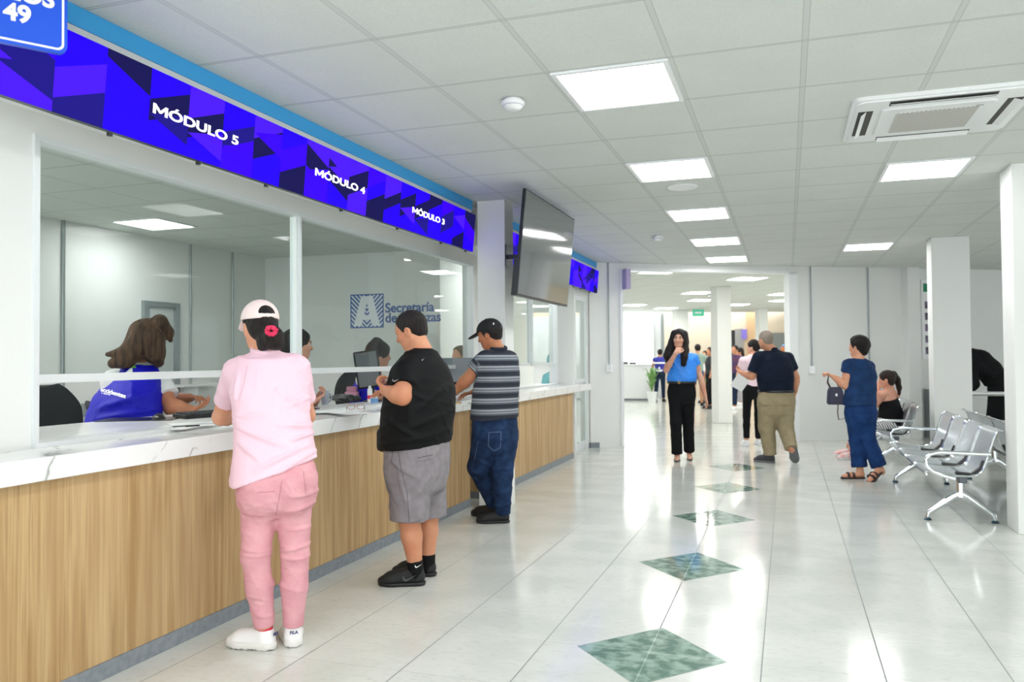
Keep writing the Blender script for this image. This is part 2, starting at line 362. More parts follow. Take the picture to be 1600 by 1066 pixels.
for x, y in ((1.5, 17), (4, 18), (-6, 17.5), (-6.5, 21.5), (3.5, 22), (1.5, 25), (5.5, 25.5), (-3.2, 15.2), (6, 20)): panel(x-.3, y-.3, x+.3, y+.3, 'square LED panel outside the picture', RZ, m=M_PANEL2)  # extra panels out of view, added only to raise the hall's brightness
def detector(x, y, label, r=.065):
    o = empty('smoke_detector', (x, y, ZC), label, 'smoke detector', 'smoke detectors')
    q = MB(); q.lathe([(r*.72, 0), (r*.72, -.012), (r, -.014), (r, -.03), (r*.93, -.036)]); q.obj('base', M_WHITE, o, True)
    q = MB(); q.lathe([(r*.86, -.036), (r*.86, -.042), (r*.62, -.058), (r*.3, -.063)]);
    q.obj('sensor_cap', M_WHITE, o, True)
    q = MB(); q.lathe([(r*.885, -.0362), (r*.885, -.0415)]); q.obj('vent_ring', mat('grey_slots', 'a5a7b5', .6, var=(300, 'd0d0da', 1)), o)
detector(-1.44, 4.31, 'round white smoke detector on the ceiling beside the nearest LED panel')
detector(-1.44, 9.75, 'small white smoke detector on the ceiling above the gap before the hall')
o = empty('ceiling_speaker', (-.83, 7.03, ZC), 'flat round ceiling grille behind the second LED panel', 'speaker')
q = MB(); q.lathe([(.13, 0), (.13, -.004), (.122, -.010), (.112, -.010)]); q.obj('ring', M_WHITE, o, True)
q = MB(); q.lathe([(.112, -.004), (.112, -.008)]); q.obj('grille', mat('perforated_grille', 'b9bcbb', .6, var=(400, 'd5d8d6', 1)), o)
# air conditioning cassette
o = empty('air_conditioner', (.84, 5.42, ZC), 'white four-way ceiling air conditioning cassette with perforated grille, upper right', 'air conditioner')
A = .47
q = MB(); r1 = MB()
def rrect(hx, hy, r, n=6):
    P = []
    for cx, cy_, a0 in ((hx-r, hy-r, 0), (-hx+r, hy-r, 90), (-hx+r, -hy+r, 180), (hx-r, -hy+r, 270)):
        for k in range(n+1):
            a = math.radians(a0+90*k/n); P.append((cx+r*math.cos(a), cy_+r*math.sin(a)))
    return P
q.prism(rrect(A, A, .07), -.022, 0); q.prism(rrect(A-.025, A-.025, .06), -.030, -.022); q.obj('panel', M_WHITE, o, True)
q = MB(); q.prism(rrect(.30, .30, .05), -.043, -.030); q.obj('intake_frame', M_WHITE, o, True)
m = mat('perforated_intake_grille', 'b8b5ae', .6); nb = NB(m); x, y, z, oo = nb.xyz()
dx = linedist(nb, nb.m('ADD', x, y), 0, .024); dy = linedist(nb, nb.m('SUBTRACT', x, y), 0, .024)
g = nb.m('MULTIPLY', nb.sstep(dx, .003, .005), nb.sstep(dy, .003, .005)); nb.link(nb.mix(g, rgb('dedcd6'), rgb('85827b')), 'Base Color')
q = MB(); q.prism(rrect(.215, .215, .004), -.046, -.043); q.obj('grille', m, o)
for k in range(4):
    R = Matrix.Rotation(math.pi/2*k, 3, 'Z'); fr = (V((0, 0, 0)), R@V((1, 0, 0)), R@V((0, 1, 0)), V((0, 0, 1)))
    q = MB(); q.prism([(-.27, .345), (.27, .345), (.27, .425), (-.27, .425)], -.032, -.026, fr); s = q.obj('air_slot', mat('dark_slot', '4c4b48', .8, bump=(50, .05)), o)
    q = MB(); q.b.verts.ensure_lookup_table()
    e0, e1 = R@V((-.265, .395, -.048)), R@V((.265, .395, -.048)); fw = R@V((0, 1, 0)); up = V((0, 0, 1)); dirv = (fw*.9-up*.35).normalized() if k != 1 else (fw*.75-up*.6).normalized()
    q.prism([(-.265, -.028), (.265, -.028), (.265, .028), (-.265, .028)], -.003, .003, (R@V((0, .388, -.036)), R@V((1, 0, 0)), dirv, R@V((1, 0, 0)).cross(dirv)))
    q.obj('louvre_flap', M_WHITE, s)
q = MB(); q.box((.19, -.245, -.047), (.23, -.235, -.045)); q.obj('logo_plate', M_ALG, o)
# ------------------------------------------------------------------ LED banners
LED = [mat('led_blue_'+k, c, .4, emit=e) for k, c, e in (('bright', '3a00ff', .56), ('vivid', '2600fa', .56), ('violet', '4c1aff', .56), ('deep', '221a8c', .52), ('navy', '1b1858', .50))]
for m_ in LED:
    b_ = m_.node_tree.nodes['Principled BSDF']; b_.inputs['Base Color'].default_value = (.004, .004, .006, 1); b_.inputs['Specular IOR Level'].default_value = .03; b_.inputs['Roughness'].default_value = .9
M_LTXT = mat('led_white_text', 'ffffff', .4, emit=.75)
def banner(y0, y1, texts, label, seed):
    yc = (y0+y1)/2; o = wthing('led_banner', (FXX+.03, yc, 2.33), label, 'screen')
    xt, xb, zb, zt = FXX+.058, FXX+.028, 2.335, 2.672
    ex = V((0, 1, 0)); ey = (V((xt, 0, zt))-V((xb, 0, zb))); H = ey.length; ey.normalize(); ez = ex.cross(ey)
    org = V((xb, y0, zb)); q = MB(); q.prism([(0, 0), (y1-y0, 0), (y1-y0, H), (0, H)], -.04, -.002, (org, ex, ey, ez)); q.obj('housing', M_BLACK, o)
    R = random.Random(seed); b = bmesh.new(); L = y1-y0; n = max(3, round(L/.25)); w = L/n; faces = []
    def poly(pts, mi):
        f = b.faces.new([b.verts.new(org+ex*p[0]+ey*p[1]) for p in pts]); f.material_index = mi
    dark = 0
    for i in range(n):
        u0, u1 = i*w, (i+1)*w; cuts = [0, H*.42+R.uniform(-.04, .04), H]; t = H*R.choice((-.30, .30, -.22)); sl = [0, t, 0]
        c1 = H*R.uniform(.30, .45); c2 = H*R.uniform(.62, .78); s1 = R.choice((-1, 1))*H*.28
        mids = [c1-s1/2, c2-s1/2]; mids2 = [c1+s1/2, c2+s1/2]
        mids = [min(max(v, .004), H-.004) for v in mids]; mids2 = [min(max(v, .004), H-.004) for v in mids2]
        cols = [R.choice((0, 1, 1, 2)) for _ in range(3)]
        if R.random() < .92: cols[R.randrange(3)] = R.choice((3, 4, 4, 4))
        poly([(u0, 0), (u1, 0), (u1, mids2[0]), (u0, mids[0])], cols[0]); poly([(u0, mids[0]), (u1, mids2[0]), (u1, mids2[1]), (u0, mids[1])], cols[1]); poly([(u0, mids[1]), (u1, mids2[1]), (u1, H), (u0, H)], cols[2])
        if R.random() < .6:                                             # a triangle facet over one of the fields
            z0 = R.uniform(0, H*.5); b.verts.ensure_lookup_table()
            f = b.faces.new([b.verts.new(org+ex*p[0]+ey*p[1]+ez*.0008) for p in ((u0, z0+H*.25), (u1, z0), (u1, z0+H*.4))]); f.material_index = R.choice((0, 2, 3))
    bmesh.ops.recalc_face_normals(b, faces=b.faces)
    me = bpy.data.meshes.new('display'); b.to_mesh(me); b.free()
    for mm in LED: me.materials.append(mm)
    d = bpy.data.objects.new('display', me); COL.objects.link(d); d.parent = o; d.matrix_parent_inverse = Matrix.Translation(o.location).inverted()
    for s, yy, zz, size, xs in texts:
        q = MB(); k = size; M_ = [(0, 0), (0, .70), (.13, .70), (.39, .30), (.65, .70), (.78, .70), (.78, 0), (.64, 0), (.64, .44), (.44, .13), (.34, .13), (.14, .44), (.14, 0)]
        q.prism([(a*k*xs, b*k*1.02) for a, b in M_], 0, .0016, (org+ex*(yy-y0+.06*k*xs)+ey*zz+ez*.002, ex, ey, ez)); q.obj('lettering', M_LTXT, o)
        text('lettering', s[1:], size, M_LTXT, org+ex*(yy-y0+.88*k*xs)+ey*zz+ez*.003, ex, ey, o, bold=.0014, ext=.0008, xs=xs)
    y = y0+.55
    while y < y1-.1:
        c = MB(); c.tube([V((xb-.012, y, zb-.003)), V((xb-.012, y, zb-.018))], .012, 8); c.obj('cable_clip', M_BLACK, o); y += R.choice((.42, .55, .8))
    return o
def yx(x, X=FXX+.035):
    r = (FWD+RT*((x-800)/FP)); return r.y/r.x*X
banner(2.17, 6.92, [('MÓDULO 5', yx(234), .143, .062, 1.88), ('MÓDULO 4', yx(490), .143, .062, 1.90), ('MÓDULO 3', yx(643), .143, .062, 1.92)],
       'long purple LED banner reading MÓDULO 5, MÓDULO 4 and MÓDULO 3', 5)
banner(7.35, 12.05, [], 'shorter purple LED banner beyond the pillar, partly hidden by the hanging screen', 11)
# ------------------------------------------------------------------ counters
def counter(y0, y1, label):
    o = wthing('counter', (-2.9, (y0+y1)/2, 0), label, 'counter')
    q = MB(); q.box((-3.07, y0, .07), (-2.785, y1, .893)); q.obj('front_panel', M_WOOD, o)
    q = MB(); q.box((-3.07, y0+.004, 0), (-2.775, y1+.002, .072)); q.obj('kick_plate', M_KICK, o)
counter(2.25, 7.0, 'near reception counter front in light oak laminate with grey skirting')
counter(7.40, 10.80, 'far reception counter front in light oak laminate, beyond the pillar')
def worktop(y0, y1, label, back=-3.94):
    o = boxo('worktop', (-2.735, y0, .893), (-3.06, y1, .985), M_MARB, bev=.004); prop(o, label, 'worktop')
    return o
worktop(1.6, 6.99, 'long white marble-look counter top in front of the left service window')
worktop(7.26, 11.75, 'white marble-look counter top beyond the pillar, running on past its oak front')
M_DESK = mat('white_desk_laminate', 'eef0f0', .25, bump=(40, .02))
def desk(y0, y1, label, bk=-3.93):
    o = wthing('staff_desk', (-3.5, (y0+y1)/2, 0), label, 'desk')
    boxo('desk_top', (-3.205, y0, .955), (bk, y1, .998), M_DESK, o, bev=.003)
    for yy in np.linspace(y0+.05, y1-.05, 4): boxo('support_panel', (-3.25, yy-.012, 0), (bk+.07, yy+.012, .955), M_DESK, o)
desk(2.3, 4.78, 'deep white staff desk behind the left pane of the service window'); desk(4.785, 7.7, 'shallower white staff desk behind the right pane of the service window', -3.44); desk(8.05, 11.1, 'white staff desk behind the second service window', -3.44)
# ------------------------------------------------------------------ hanging screen
o = wthing('television', (-2.05, 7.1, 2.3), 'large dark wall screen hanging from the pillar, tilted towards the waiting room', 'screen')
org = V((-2.085, 6.3, 1.872)); ex = V((0, 1, 0)); ey = (V((-2.0, 6.3, 2.745))-org); TH = ey.length; ey.normalize(); ez = ex.cross(ey); F = (org, ex, ey, ez)
q = MB(); q.prism([(0, 0), (1.6, 0), (1.6, TH), (0, TH)], -.028, 0, F); q.obj('housing', M_BLACK, o)
q = MB(); q.prism([(.012, .018), (1.588, .018), (1.588, TH-.012), (.012, TH-.012)], 0, .0015, F); q.obj('display', mat('dark_glossy_display', '3a4046', .05, spec=1.0, coat=1, bump=(3, .004)), o)
q = MB(); q.prism([(.02, .0), (1.5, 0), (1.5, .3), (.02, .3)], -.06, -.028, F); q.obj('rear_cover', M_BLACK, o)
q = MB(); q.box((-2.16, 7.02, 2.25), (-2.06, 7.06, 2.33)); q.box((-2.43, 7.04, 2.27), (-2.10, 7.08, 2.31)); q.box((-2.43, 7.0, 2.2), (-2.42, 7.12, 2.4)); q.obj('wall_bracket', M_BLACK, o)
# ------------------------------------------------------------------ blue hanging sign at the top left
sd = V((.107, .164, 0)).normalized(); c = V((-2.31, 2.123, 2.40)); ez = -V((-sd.y, sd.x, 0)); ez = sd.cross(V((0, 0, 1)))
o = wthing('hanging_sign', (c.x, c.y, 2.4), 'blue rounded sign with a white outline and white letters at the upper left corner', 'sign')
SL, SH = 1.15, .36; F = (c-sd*SL, sd, V((0, 0, 1)), ez)
rr = [(p[0]+SL/2, p[1]+SH/2) for p in rrect(SL/2, SH/2, .028)]
M_SB = mat('sign_blue', '0a4fd0', .35, bump=(30, .02)); q = MB(); q.prism(rr, -.02, 0, F); q.obj('panel', M_SB, o)
q = MB(); inn = [(p[0]+SL/2, p[1]+SH/2) for p in rrect(SL/2-.010, SH/2-.010, .022)]; in2 = [(p[0]+SL/2, p[1]+SH/2) for p in rrect(SL/2-.017, SH/2-.017, .017)]
P = [F[0]+F[1]*a+F[2]*b+F[3]*.0015 for a, b in inn]; Q = [F[0]+F[1]*a+F[2]*b+F[3]*.0015 for a, b in in2]
PV = [q.b.verts.new(p) for p in P]; QV = [q.b.verts.new(p) for p in Q]
for i in range(len(PV)): j = (i+1) % len(PV); q.b.faces.new((PV[i], PV[j], QV[j], QV[i]))
q.obj('border', M_WHITE, o)
text('lettering', 'LOS', .078, M_WHITE, F[0]+F[1]*(SL-.04)+V((0, 0, .150))+ez*.002, sd, (0, 0, 1), o, bold=.003, align='RIGHT')
text('lettering', 'A 49', .078, M_WHITE, F[0]+F[1]*(SL-.108)+V((0, 0, .080))+ez*.002, sd, (0, 0, 1), o, bold=.003, align='RIGHT')
for s in (.15, SL-.4): q = MB(); q.tube([F[0]+F[1]*s+V((0, 0, SH))-ez*.01, F[0]+F[1]*s+V((0, 0, ZC-2.4))-ez*.01], .004, 6); q.obj('hanging_rod', M_ALG, o)
# ------------------------------------------------------------------ steel benches
M_PERF = mat('perforated_steel', 'c6cdd2', .28, .8); nb = NB(M_PERF); x, y, z, oo = nb.xyz()
dx = linedist(nb, nb.m('ADD', y, x), 0, .014); dy = linedist(nb, nb.m('SUBTRACT', y, x), 0, .014); g = nb.m('MULTIPLY', nb.sstep(dx, .0035, .005), nb.sstep(dy, .0035, .005))
nb.link(nb.mix(nb.m('MULTIPLY', g, .4), rgb('ccd3d8'), rgb('7b8389')), 'Base Color')
def profile():
    # side profile of a seat shell (x back, z up): front roll, dished seat, back, top roll
    P = [(-.245, .405), (-.252, .425), (-.235, .438), (-.20, .436), (-.12, .418), (-.02, .402), (.07, .400), (.125, .415), (.16, .455), (.185, .53), (.215, .64), (.245, .75), (.262, .80), (.285, .822), (.305, .815)]
    out = []
    for i in range(len(P)-1):
        for t in (0, .5): out.append((P[i][0]*(1-t)+P[i+1][0]*t, P[i][1]*(1-t)+P[i+1][1]*t))
    out.append(P[-1]); return out
PR = [(x, .03+z*.885) for x, z in profile()]
def bench(loc, rz, nseat, label, pitch=.60):
    o = empty('bench', loc, label, 'bench', rz=rz); L = nseat*pitch
    for k in range(nseat):
        y0 = -L/2+k*pitch+.02; y1 = y0+pitch-.04; b = bmesh.new(); rows = []
        for (x, z) in PR: rows.append([b.verts.new((x, y0+(y1-y0)*t, z)) for t in np.linspace(0, 1, 5)])
        for A_, B_ in zip(rows, rows[1:]):
            for i in range(4): b.faces.new((A_[i], A_[i+1], B_[i+1], B_[i]))
        bmesh.ops.recalc_face_normals(b, faces=b.faces); bmesh.ops.solidify(b, geom=b.faces[:], thickness=.004)
        me = bpy.data.meshes.new('seat'); b.to_mesh(me); b.free(); me.materials.append(M_PERF); me.polygons.foreach_set('use_smooth', [True]*len(me.polygons))
        if hasattr(me, 'set_sharp_from_angle'): me.set_sharp_from_angle(angle=math.radians(40))
        s = bpy.data.objects.new('seat', me); COL.objects.link(s); s.parent = o
        q = MB()
        for yy in (y0, y1): q.tube([(x, yy, z) for x, z in PR], .009, 8)
        q.tube([(PR[0][0], y0, PR[0][1]), (PR[0][0], y1, PR[0][1])], .008, 8); q.tube([(PR[-1][0], y0, PR[-1][1]), (PR[-1][0], y1, PR[-1][1])], .008, 8)
        q.obj('rim', M_CHROME, s, True)
        q = MB(); q.tube([(-.02, y0+.10, .392), (.10, y0+.10, .385), (.165, y0+.10, .44), (.19, y0+.10, .50)], .018, 8, flat=1.6); q.obj('shell_bracket', M_BLACK, s, True)
    boxo('beam', (-.01, -L/2+.03, .325), (.05, L/2-.03, .385), mat('grey_steel_beam', '50555a', .35, .6, bump=(40, .02)), o, bev=.006)
    for yy in (-L/2+.14, L/2-.14):
        q = MB()
        q.tube([(.02, yy, .39), (.02, yy, .25), (.02, yy, .20)], [.034, .034, .045], 12, flat=.8)
        for sgn, xe in ((-1, -.225), (1, .265)):
            q.tube([(.02, yy, .225), (.02+sgn*.05, yy, .20), (xe-sgn*.04, yy, .085), (xe-sgn*.008, yy, .062), (xe, yy, .02)], [.040, .034, .020, .020, .017], 10, flat=.8)
        leg = q.obj('leg', M_CHROME, o, True)
        for xe in (-.225, .265): q = MB(); q.lathe([(.028, 0), (.03, .008), (.02, .02), (.012, .024)], (xe, yy, 0), 14); q.obj('foot_glide', mat('dark_teal_glide', '23424c', .3, bump=(50, .02)), leg, True)
    for yy in (-L/2+.005, L/2-.005):
        q = MB(); P = [(.215, .565), (.05, .568), (-.14, .572), (-.215, .555), (-.25, .512), (-.245, .46), (-.20, .415), (-.13, .385), (-.04, .36)]
        q.tube([(x, yy, z) for x, z in P], .0165, 10, flat=.7); q.obj('armrest', M_CHROME, o, True)
    return o
bench((1.30, 8.54, 0), 0, 4, 'four-seat perforated steel waiting bench with chrome arms, nearest one, left of the near pillar')
bench((1.22, 11.75, 0), 0, 3, 'farther perforated steel bench with the seated woman in a black top on it')
bench((2.13, 9.0, 0), math.pi, 4, 'perforated steel bench back to back with the nearest one, mostly hidden by the near pillar')
# ------------------------------------------------------------------ office furnishings
def cond(name, pts, r, label, m=M_ALG, box=None):
    o = wthing('conduit', pts[0], label, 'conduit'); q = MB(); q.tube(pts, r, 8); q.obj('pipe', m, o)
    if box is not None: q = MB(); q.box(V(box)-V((.045, .045, .06)), V(box)+V((.045, .045, .06)), .006); q.obj('outlet_box', M_WHITE, o)
for y, s in ((6.42, 'leftmost of three'), (8.30, 'middle of three'), (9.11, 'rightmost of three')): cond('c', [(OX+.015, y, ZC), (OX+.015, y, 1.02 if y < 9 else 1.2)], .018 if y < 7 else .012, 'grey vertical conduit on the office back wall, '+s)
def owp(x, t=-.02, z=0): return OW(sx(x), t, z)
cond('c', [owp(-2.58, z=ZC), owp(-2.58, z=1.25)], .011, 'thin vertical conduit left of the opening to the hall, with an outlet box', box=owp(-2.58, z=1.20))
cond('c', [owp(.36, z=ZC), owp(.36, z=1.2)], .011, 'thin vertical conduit right of the opening to the hall, with an outlet box', box=owp(.36, z=1.14))
cond('c', [owp(1.26, z=ZC), owp(1.26, z=1.0)], .011, 'thin vertical conduit on the wall behind the woman in denim')
q = MB(); q.box((OX, 7.50, 0), (OX+.05, 7.58, 2.06)); q.box((OX, 8.0, 0), (OX+.05, 8.08, 2.06)); q.box((OX, 7.58, 2.0), (OX+.048, 8.0, 2.06)); d2 = q.obj('door_2', M_ALG, kind='structure')
boxo('door_leaf', (OX, 7.58, 0), (OX+.02, 8.0, 2.0), mat('grey_door', 'c9cdcc', .5, bump=(50, .02)), d2)
for k, (y, z) in enumerate(((6.34, 1.05), (6.34, .93), (6.34, .81), (6.46, 1.05), (6.46, .93), (6.46, .81))):
    o = boxo('paper_sheet', (OX+.001, y, z-.1), (OX+.004, y+.1, z), mat('faint_grey_paper', 'd4d8d8', .8, var=(60, 'e2e4e4', 1)))
    prop(o, 'printed paper sheet pinned to the office wall, %s row, %s one' % (['top', 'middle', 'bottom'][k % 3], ['left', 'right'][k//3]), 'paper', 'sheets pinned to the office wall')
o = boxo('wall_outlet', (OX+.001, 6.66, .78), (OX+.03, 6.80, .92), M_ALG, bev=.004); prop(o, 'grey wall outlet beside the pinned sheets in the office', 'outlet')
o = wthing('office_shelf', (-6.8, 8.3, 1.06), 'narrow white shelf on the office back wall, behind the seated clerk in blue', 'shelf'); boxo('shelf_board', (OX, 7.7, 1.05), (OX+.25, 8.7, 1.075), M_WHITE, o); boxo('shelf_bracket', (OX, 8.2, .95), (OX+.2, 8.23, 1.05), M_WHITE, o)
# logo and lettering on the far office wall
o = wthing('wall_logo', (-5.4, LY, 1.8), 'blue and white striped square logo with a letter A on the far office wall', 'logo')
m = mat('chevron_stripes', '4668a8', .5); nb = NB(m); x, y, z, oo = nb.xyz(); ax = nb.m('ABSOLUTE', nb.m('SUBTRACT', x, -5.41))
s = nb.m('FRACT', nb.m('DIVIDE', nb.m('ADD', nb.m('MULTIPLY', ax, 1.0), nb.m('MULTIPLY', z, -1.0)), .062)); nb.link(nb.mix(nb.m('LESS_THAN', s, .5), rgb('e6ecf2'), rgb('3f62a6')), 'Base Color')
F = (V((-5.663, LY, 1.790)), V((1, 0, 0)), V((0, 0, 1)), V((0, -1, 0))); S = .505; q = MB(); q.prism([(0, 0), (S, 0), (S, .462), (0, .462)], 0, .004, F); q.obj('striped_plate', m, o)
q = MB()
for a, b in (((0, 0), (S, .014)), ((0, .448), (S, .462)), ((0, 0), (.014, .462)), ((S-.014, 0), (S, .462))): q.prism([a, (b[0], a[1]), b, (a[0], b[1])], .004, .006, F)
q.obj('border', mat('logo_blue', '3f62a6', .5, bump=(50, .01)), o)
q = MB(); k = .462
def Apoly(pts): q.prism([(a*S, b*k) for a, b in pts], .004, .008, F)
Apoly([(.10, .06), (.34, .06), (.38, .24), (.42, .40), (.50, .76), (.50, .94), (.33, .94)]); Apoly([(.90, .06), (.67, .94), (.50, .94), (.50, .76), (.58, .40), (.62, .24), (.66, .06)]); Apoly([(.38, .24), (.62, .24), (.59, .38), (.41, .38)])
q.obj('letter', mat('logo_white', 'f1f4f6', .5, bump=(50, .01)), o)
M_LB = MATS['logo_blue']
o = wthing('wall_lettering', (-4.8, LY, 1.95), 'blue lettering Secretaría de Finanzas on the far office wall beside the logo', 'lettering')
text('lettering', 'Secretaría', .178, M_LB, (-5.135, LY-.004, 1.995), (1, 0, 0), (0, 0, 1), o, bold=.004, ext=.002)
text('lettering', 'de Finanzas', .178, M_LB, (-5.135, LY-.004, 1.860), (1, 0, 0), (0, 0, 1), o, bold=.004, ext=.002)
# office chairs
M_FAB = mat('black_chair_fabric', '222528', .8, bump=(300, .2))
def office_chair(loc, rz, label, mesh=False, w=.24, hb=.52, zb=.55):
    o = empty('office_chair', loc, label, 'chair', rz=rz); b = bmesh.new(); rows = []
    for i in range(21):
        t = i/20; z = zb+hb*t; ww = w*(.82+.18*math.sin(math.pi*t*.9))*math.sqrt(1-max(0, (t-.72)/.28)**2*.72); dy = -.19-.09*t+.05*math.sin(t*math.pi)
        rows.append([b.verts.new((ww*u, dy-.035*(1-u*u)+.02, z)) for u in np.linspace(-1, 1, 9)])
    for A_, B_ in zip(rows, rows[1:]):
        for i in range(8): b.faces.new((A_[i], A_[i+1], B_[i+1], B_[i]))
    bmesh.ops.recalc_face_normals(b, faces=b.faces); bmesh.ops.solidify(b, geom=b.faces[:], thickness=.045 if not mesh else .012)
    me = bpy.data.meshes.new('backrest'); b.to_mesh(me); b.free(); me.materials.append(M_FAB if not mesh else mat('grey_mesh_fabric', '5c5f62', .7, bump=(400, .3)))
    me.polygons.foreach_set('use_smooth', [True]*len(me.polygons)); bo = bpy.data.objects.new('backrest', me); COL.objects.link(bo); bo.parent = o
    if mesh:
        q = MB(); edge = [(w*.8, -.17, zb), (w*1.02, -.2, zb+hb*.45), (w*.95, -.26, zb+hb*.85), (w*.7, -.27, zb+hb), (-w*.7, -.27, zb+hb), (-w*.95, -.26, zb+hb*.85), (-w*1.02, -.2, zb+hb*.45), (-w*.8, -.17, zb)]
        q.tube(edge, .016, 8, closed=True); q.obj('back_frame', M_BLACK, bo, True)
    q = MB(); q.prism(rrect(.24, .23, .08), .46, .53); q.obj('seat', M_FAB, o, True)
    q = MB(); q.tube([(0, 0, .46), (0, 0, .10)], .028, 10); q.tube([(0, -.1, .47), (0, -.23, .5), (0, -.24, .62)], .018, 8); q.obj('gas_column', M_BLACK, o, True)
    q = MB()
    for k in range(5): a = 2*math.pi*k/5; q.tube([(0, 0, .10), (.28*math.cos(a), .28*math.sin(a), .065)], [.025, .016], 8)
    st = q.obj('star_base', M_BLACK, o, True)
    q = MB()
    for k in range(5): a = 2*math.pi*k/5; q.lathe([(.028, -.02), (.028, .02)], (.28*math.cos(a), .28*math.sin(a), .03), 12, 'X')
    q.obj('caster', M_BLACK, st, True)
    return o
office_chair((-4.42, 3.86, 0), .75, 'empty black office chair at the left edge of the service window', w=.25, hb=.50, zb=.52)
office_chair((-4.70, 7.75, 0), 2.6, 'black office chair with a rounded back behind the pink box', w=.23, hb=.42, zb=.62)
CH3 = (J(583, 600, 7.6).x, J(583, 600, 7.6).y, 0)
CHC = (-4.36, 4.60, 0); office_chair(CHC, -.35, 'black office chair under the seated clerk in the blue vest', w=.17, hb=.36, zb=.52)
# ------------------------------------------------------------------ things on the counter
ZD = .998
def onc(x, y, z=ZD): return J(x, y, (z-HC)/((J(x, y, 1)-CO).z))
p = onc(215, 656); o = MB(); o.prism(rrect(.13, .10, .01), 0, .004); o = o.obj('mouse_pad', M_BLACK); o.location = p+V((.0, .02, 0)); o.rotation_euler.z = .5; o.scale = (1.7, 1.5, 1); prop(o, 'flat black mouse pad on the white desk by the clerk in the blue vest', 'mouse pad')
p = onc(248, 655, ZD+.004); o = empty('computer_mouse', (p.x, p.y, ZD+.0045), 'black computer mouse on the mouse pad', 'mouse', rz=.9)
b = bmesh.new(); bmesh.ops.create_uvsphere(b, u_segments=20, v_segments=12, radius=1)
for v in b.verts: v.co = V((v.co.x*.038, v.co.y*.066, max(0, v.co.z)*.034))
q = MB(); q.b.free(); q.b = b; q.obj('shell', mat('glossy_black', '141517', .3, coat=.1, bump=(20, .01)), o, True)
q = MB(); q.lathe([(.01, -.004), (.01, .004)], (0, .030, .028), 12, 'X'); q.obj('scroll_wheel', M_DGREY, o)
p = onc(292, 655); o = empty('keyboard', (p.x-.0, p.y+.22, ZD+.004), 'black keyboard in front of the clerk in the blue vest', 'keyboard', rz=1.25)
q = MB(); q.box((-.22, -.075, 0), (.22, .075, .022), .004, Matrix.Rotation(.06, 3, 'X')); q.obj('case', M_BLACK, o)
q = MB()
for i in range(14):
    for j in range(5): q.box((-.205+i*.0295, -.062+j*.0255, .018+.0015*j), (-.205+i*.0295+.024, -.062+j*.0255+.02, .028+.0015*j))
q.obj('keys', M_DGREY, o)
def sheet(x, y, w, h, rz, label, m=M_PAPER, k=0, z=ZD):
    p = onc(x, y, z); o = MB(); o.box((-w/2, -h/2, 0), (w/2, h/2, .0015)); o = o.obj('paper_sheet', m); o.location = (p.x, p.y, z+.0006*k); o.rotation_euler.z = rz; prop(o, label, 'paper', 'papers lying on the counter')
sheet(275, 668, .21, .28, .3, 'white paper sheet beside the elbow of the woman in pink', k=0, z=ZD)
sheet(300, 664, .21, .28, .9, 'white paper sheet under the left forearm of the woman in pink', k=3)
sheet(515, 643, .21, .30, .25, 'white paper sheet lying between the woman in pink and the glasses', k=0); sheet(548, 646, .21, .30, 1.0, 'white paper sheet under the folded glasses', k=3)
p = onc(300, 668); o = boxo('pen', (-.07, -.004, 0), (.07, .004, .008), M_BLACK, bev=.002); o.location = (p.x-.02, p.y-.02, ZD+.004); o.rotation_euler.z = 1.0; prop(o, 'black pen at the front of the papers by the pink sleeve', 'pen')
p = onc(290, 662, .985)
# black zipped pouch, box, bottle, glasses
p = onc(540, 627); o = empty('pouch', (p.x, p.y, ZD), 'soft black shiny pouch lying on the desk behind the glasses', 'bag', rz=-.75)
b = bmesh.new(); bmesh.ops.create_uvsphere(b, u_segments=40, v_segments=20, radius=1)
for v in b.verts:
    n = 1+.08*math.sin(9*v.co.x+5*v.co.z)+.06*math.sin(13*v.co.y+3*v.co.x)
    v.co = V((math.copysign(abs(v.co.x)**.7, v.co.x)*.25*n, math.copysign(abs(v.co.y)**.8, v.co.y)*.10*n, .001+max(0, (v.co.z+.75)*.032*n)))
q = MB(); q.b.free(); q.b = b; q.obj('pouch_body', mat('shiny_black_nylon', '1d2126', .3, bump=(35, .5)), o, True)
q = MB(); q.tube([(-.2, .02, .052), (0, .03, .058), (.2, .02, .052)], .004, 6); q.obj('zip', M_ALG, o)
p = onc(550, 624); o = empty('pink_box', (p.x, p.y, ZD), 'small pink box with a smaller pink lid block, beside the black chair back', 'box', rz=.3)
M_PINKB = mat('pink_plastic', 'd79bb4', .4, bump=(30, .03)); q = MB(); q.box((-.058, -.04, 0), (.058, .04, .07), .006); q.obj('box_body', M_PINKB, o)
q = MB(); q.box((-.045, -.035, .07), (.045, .035, .115), .008); q.obj('box_lid', mat('dusty_pink_plastic', 'c98aa0', .45, bump=(30, .03)), o)
p = onc(578, 629); o = empty('bottle', (p.x, p.y, ZD), 'slim white bottle with a red band standing on the desk', 'bottle'); q = MB(); q.lathe([(.020, 0), (.021, .004), (.021, .10), (.018, .118)], n=16); q.obj('bottle_body', M_WHITE, o, True)
q = MB(); q.lathe([(.0215, .03), (.0215, .06)], n=16); q.obj('red_band', mat('red_label', 'd8344a', .5, bump=(30, .02)), o)
q = MB(); q.lathe([(.012, .118), (.012, .135), (.010, .14)], n=14); q.obj('cap', M_WHITE, o, True)
p = onc(585, 631); o = empty('stamp_pad', (p.x, p.y, ZD), 'small light blue block beside the white and red bottle', 'box'); q = MB(); q.box((-.02, -.03, 0), (.02, .03, .045), .005); q.obj('box_body', mat('light_blue_plastic', '6f9fd0', .4, bump=(30, .02)), o); q = MB(); q.box((-.021, -.031, .045), (.021, .031, .055), .003); q.obj('box_lid', M_WHITE, o)
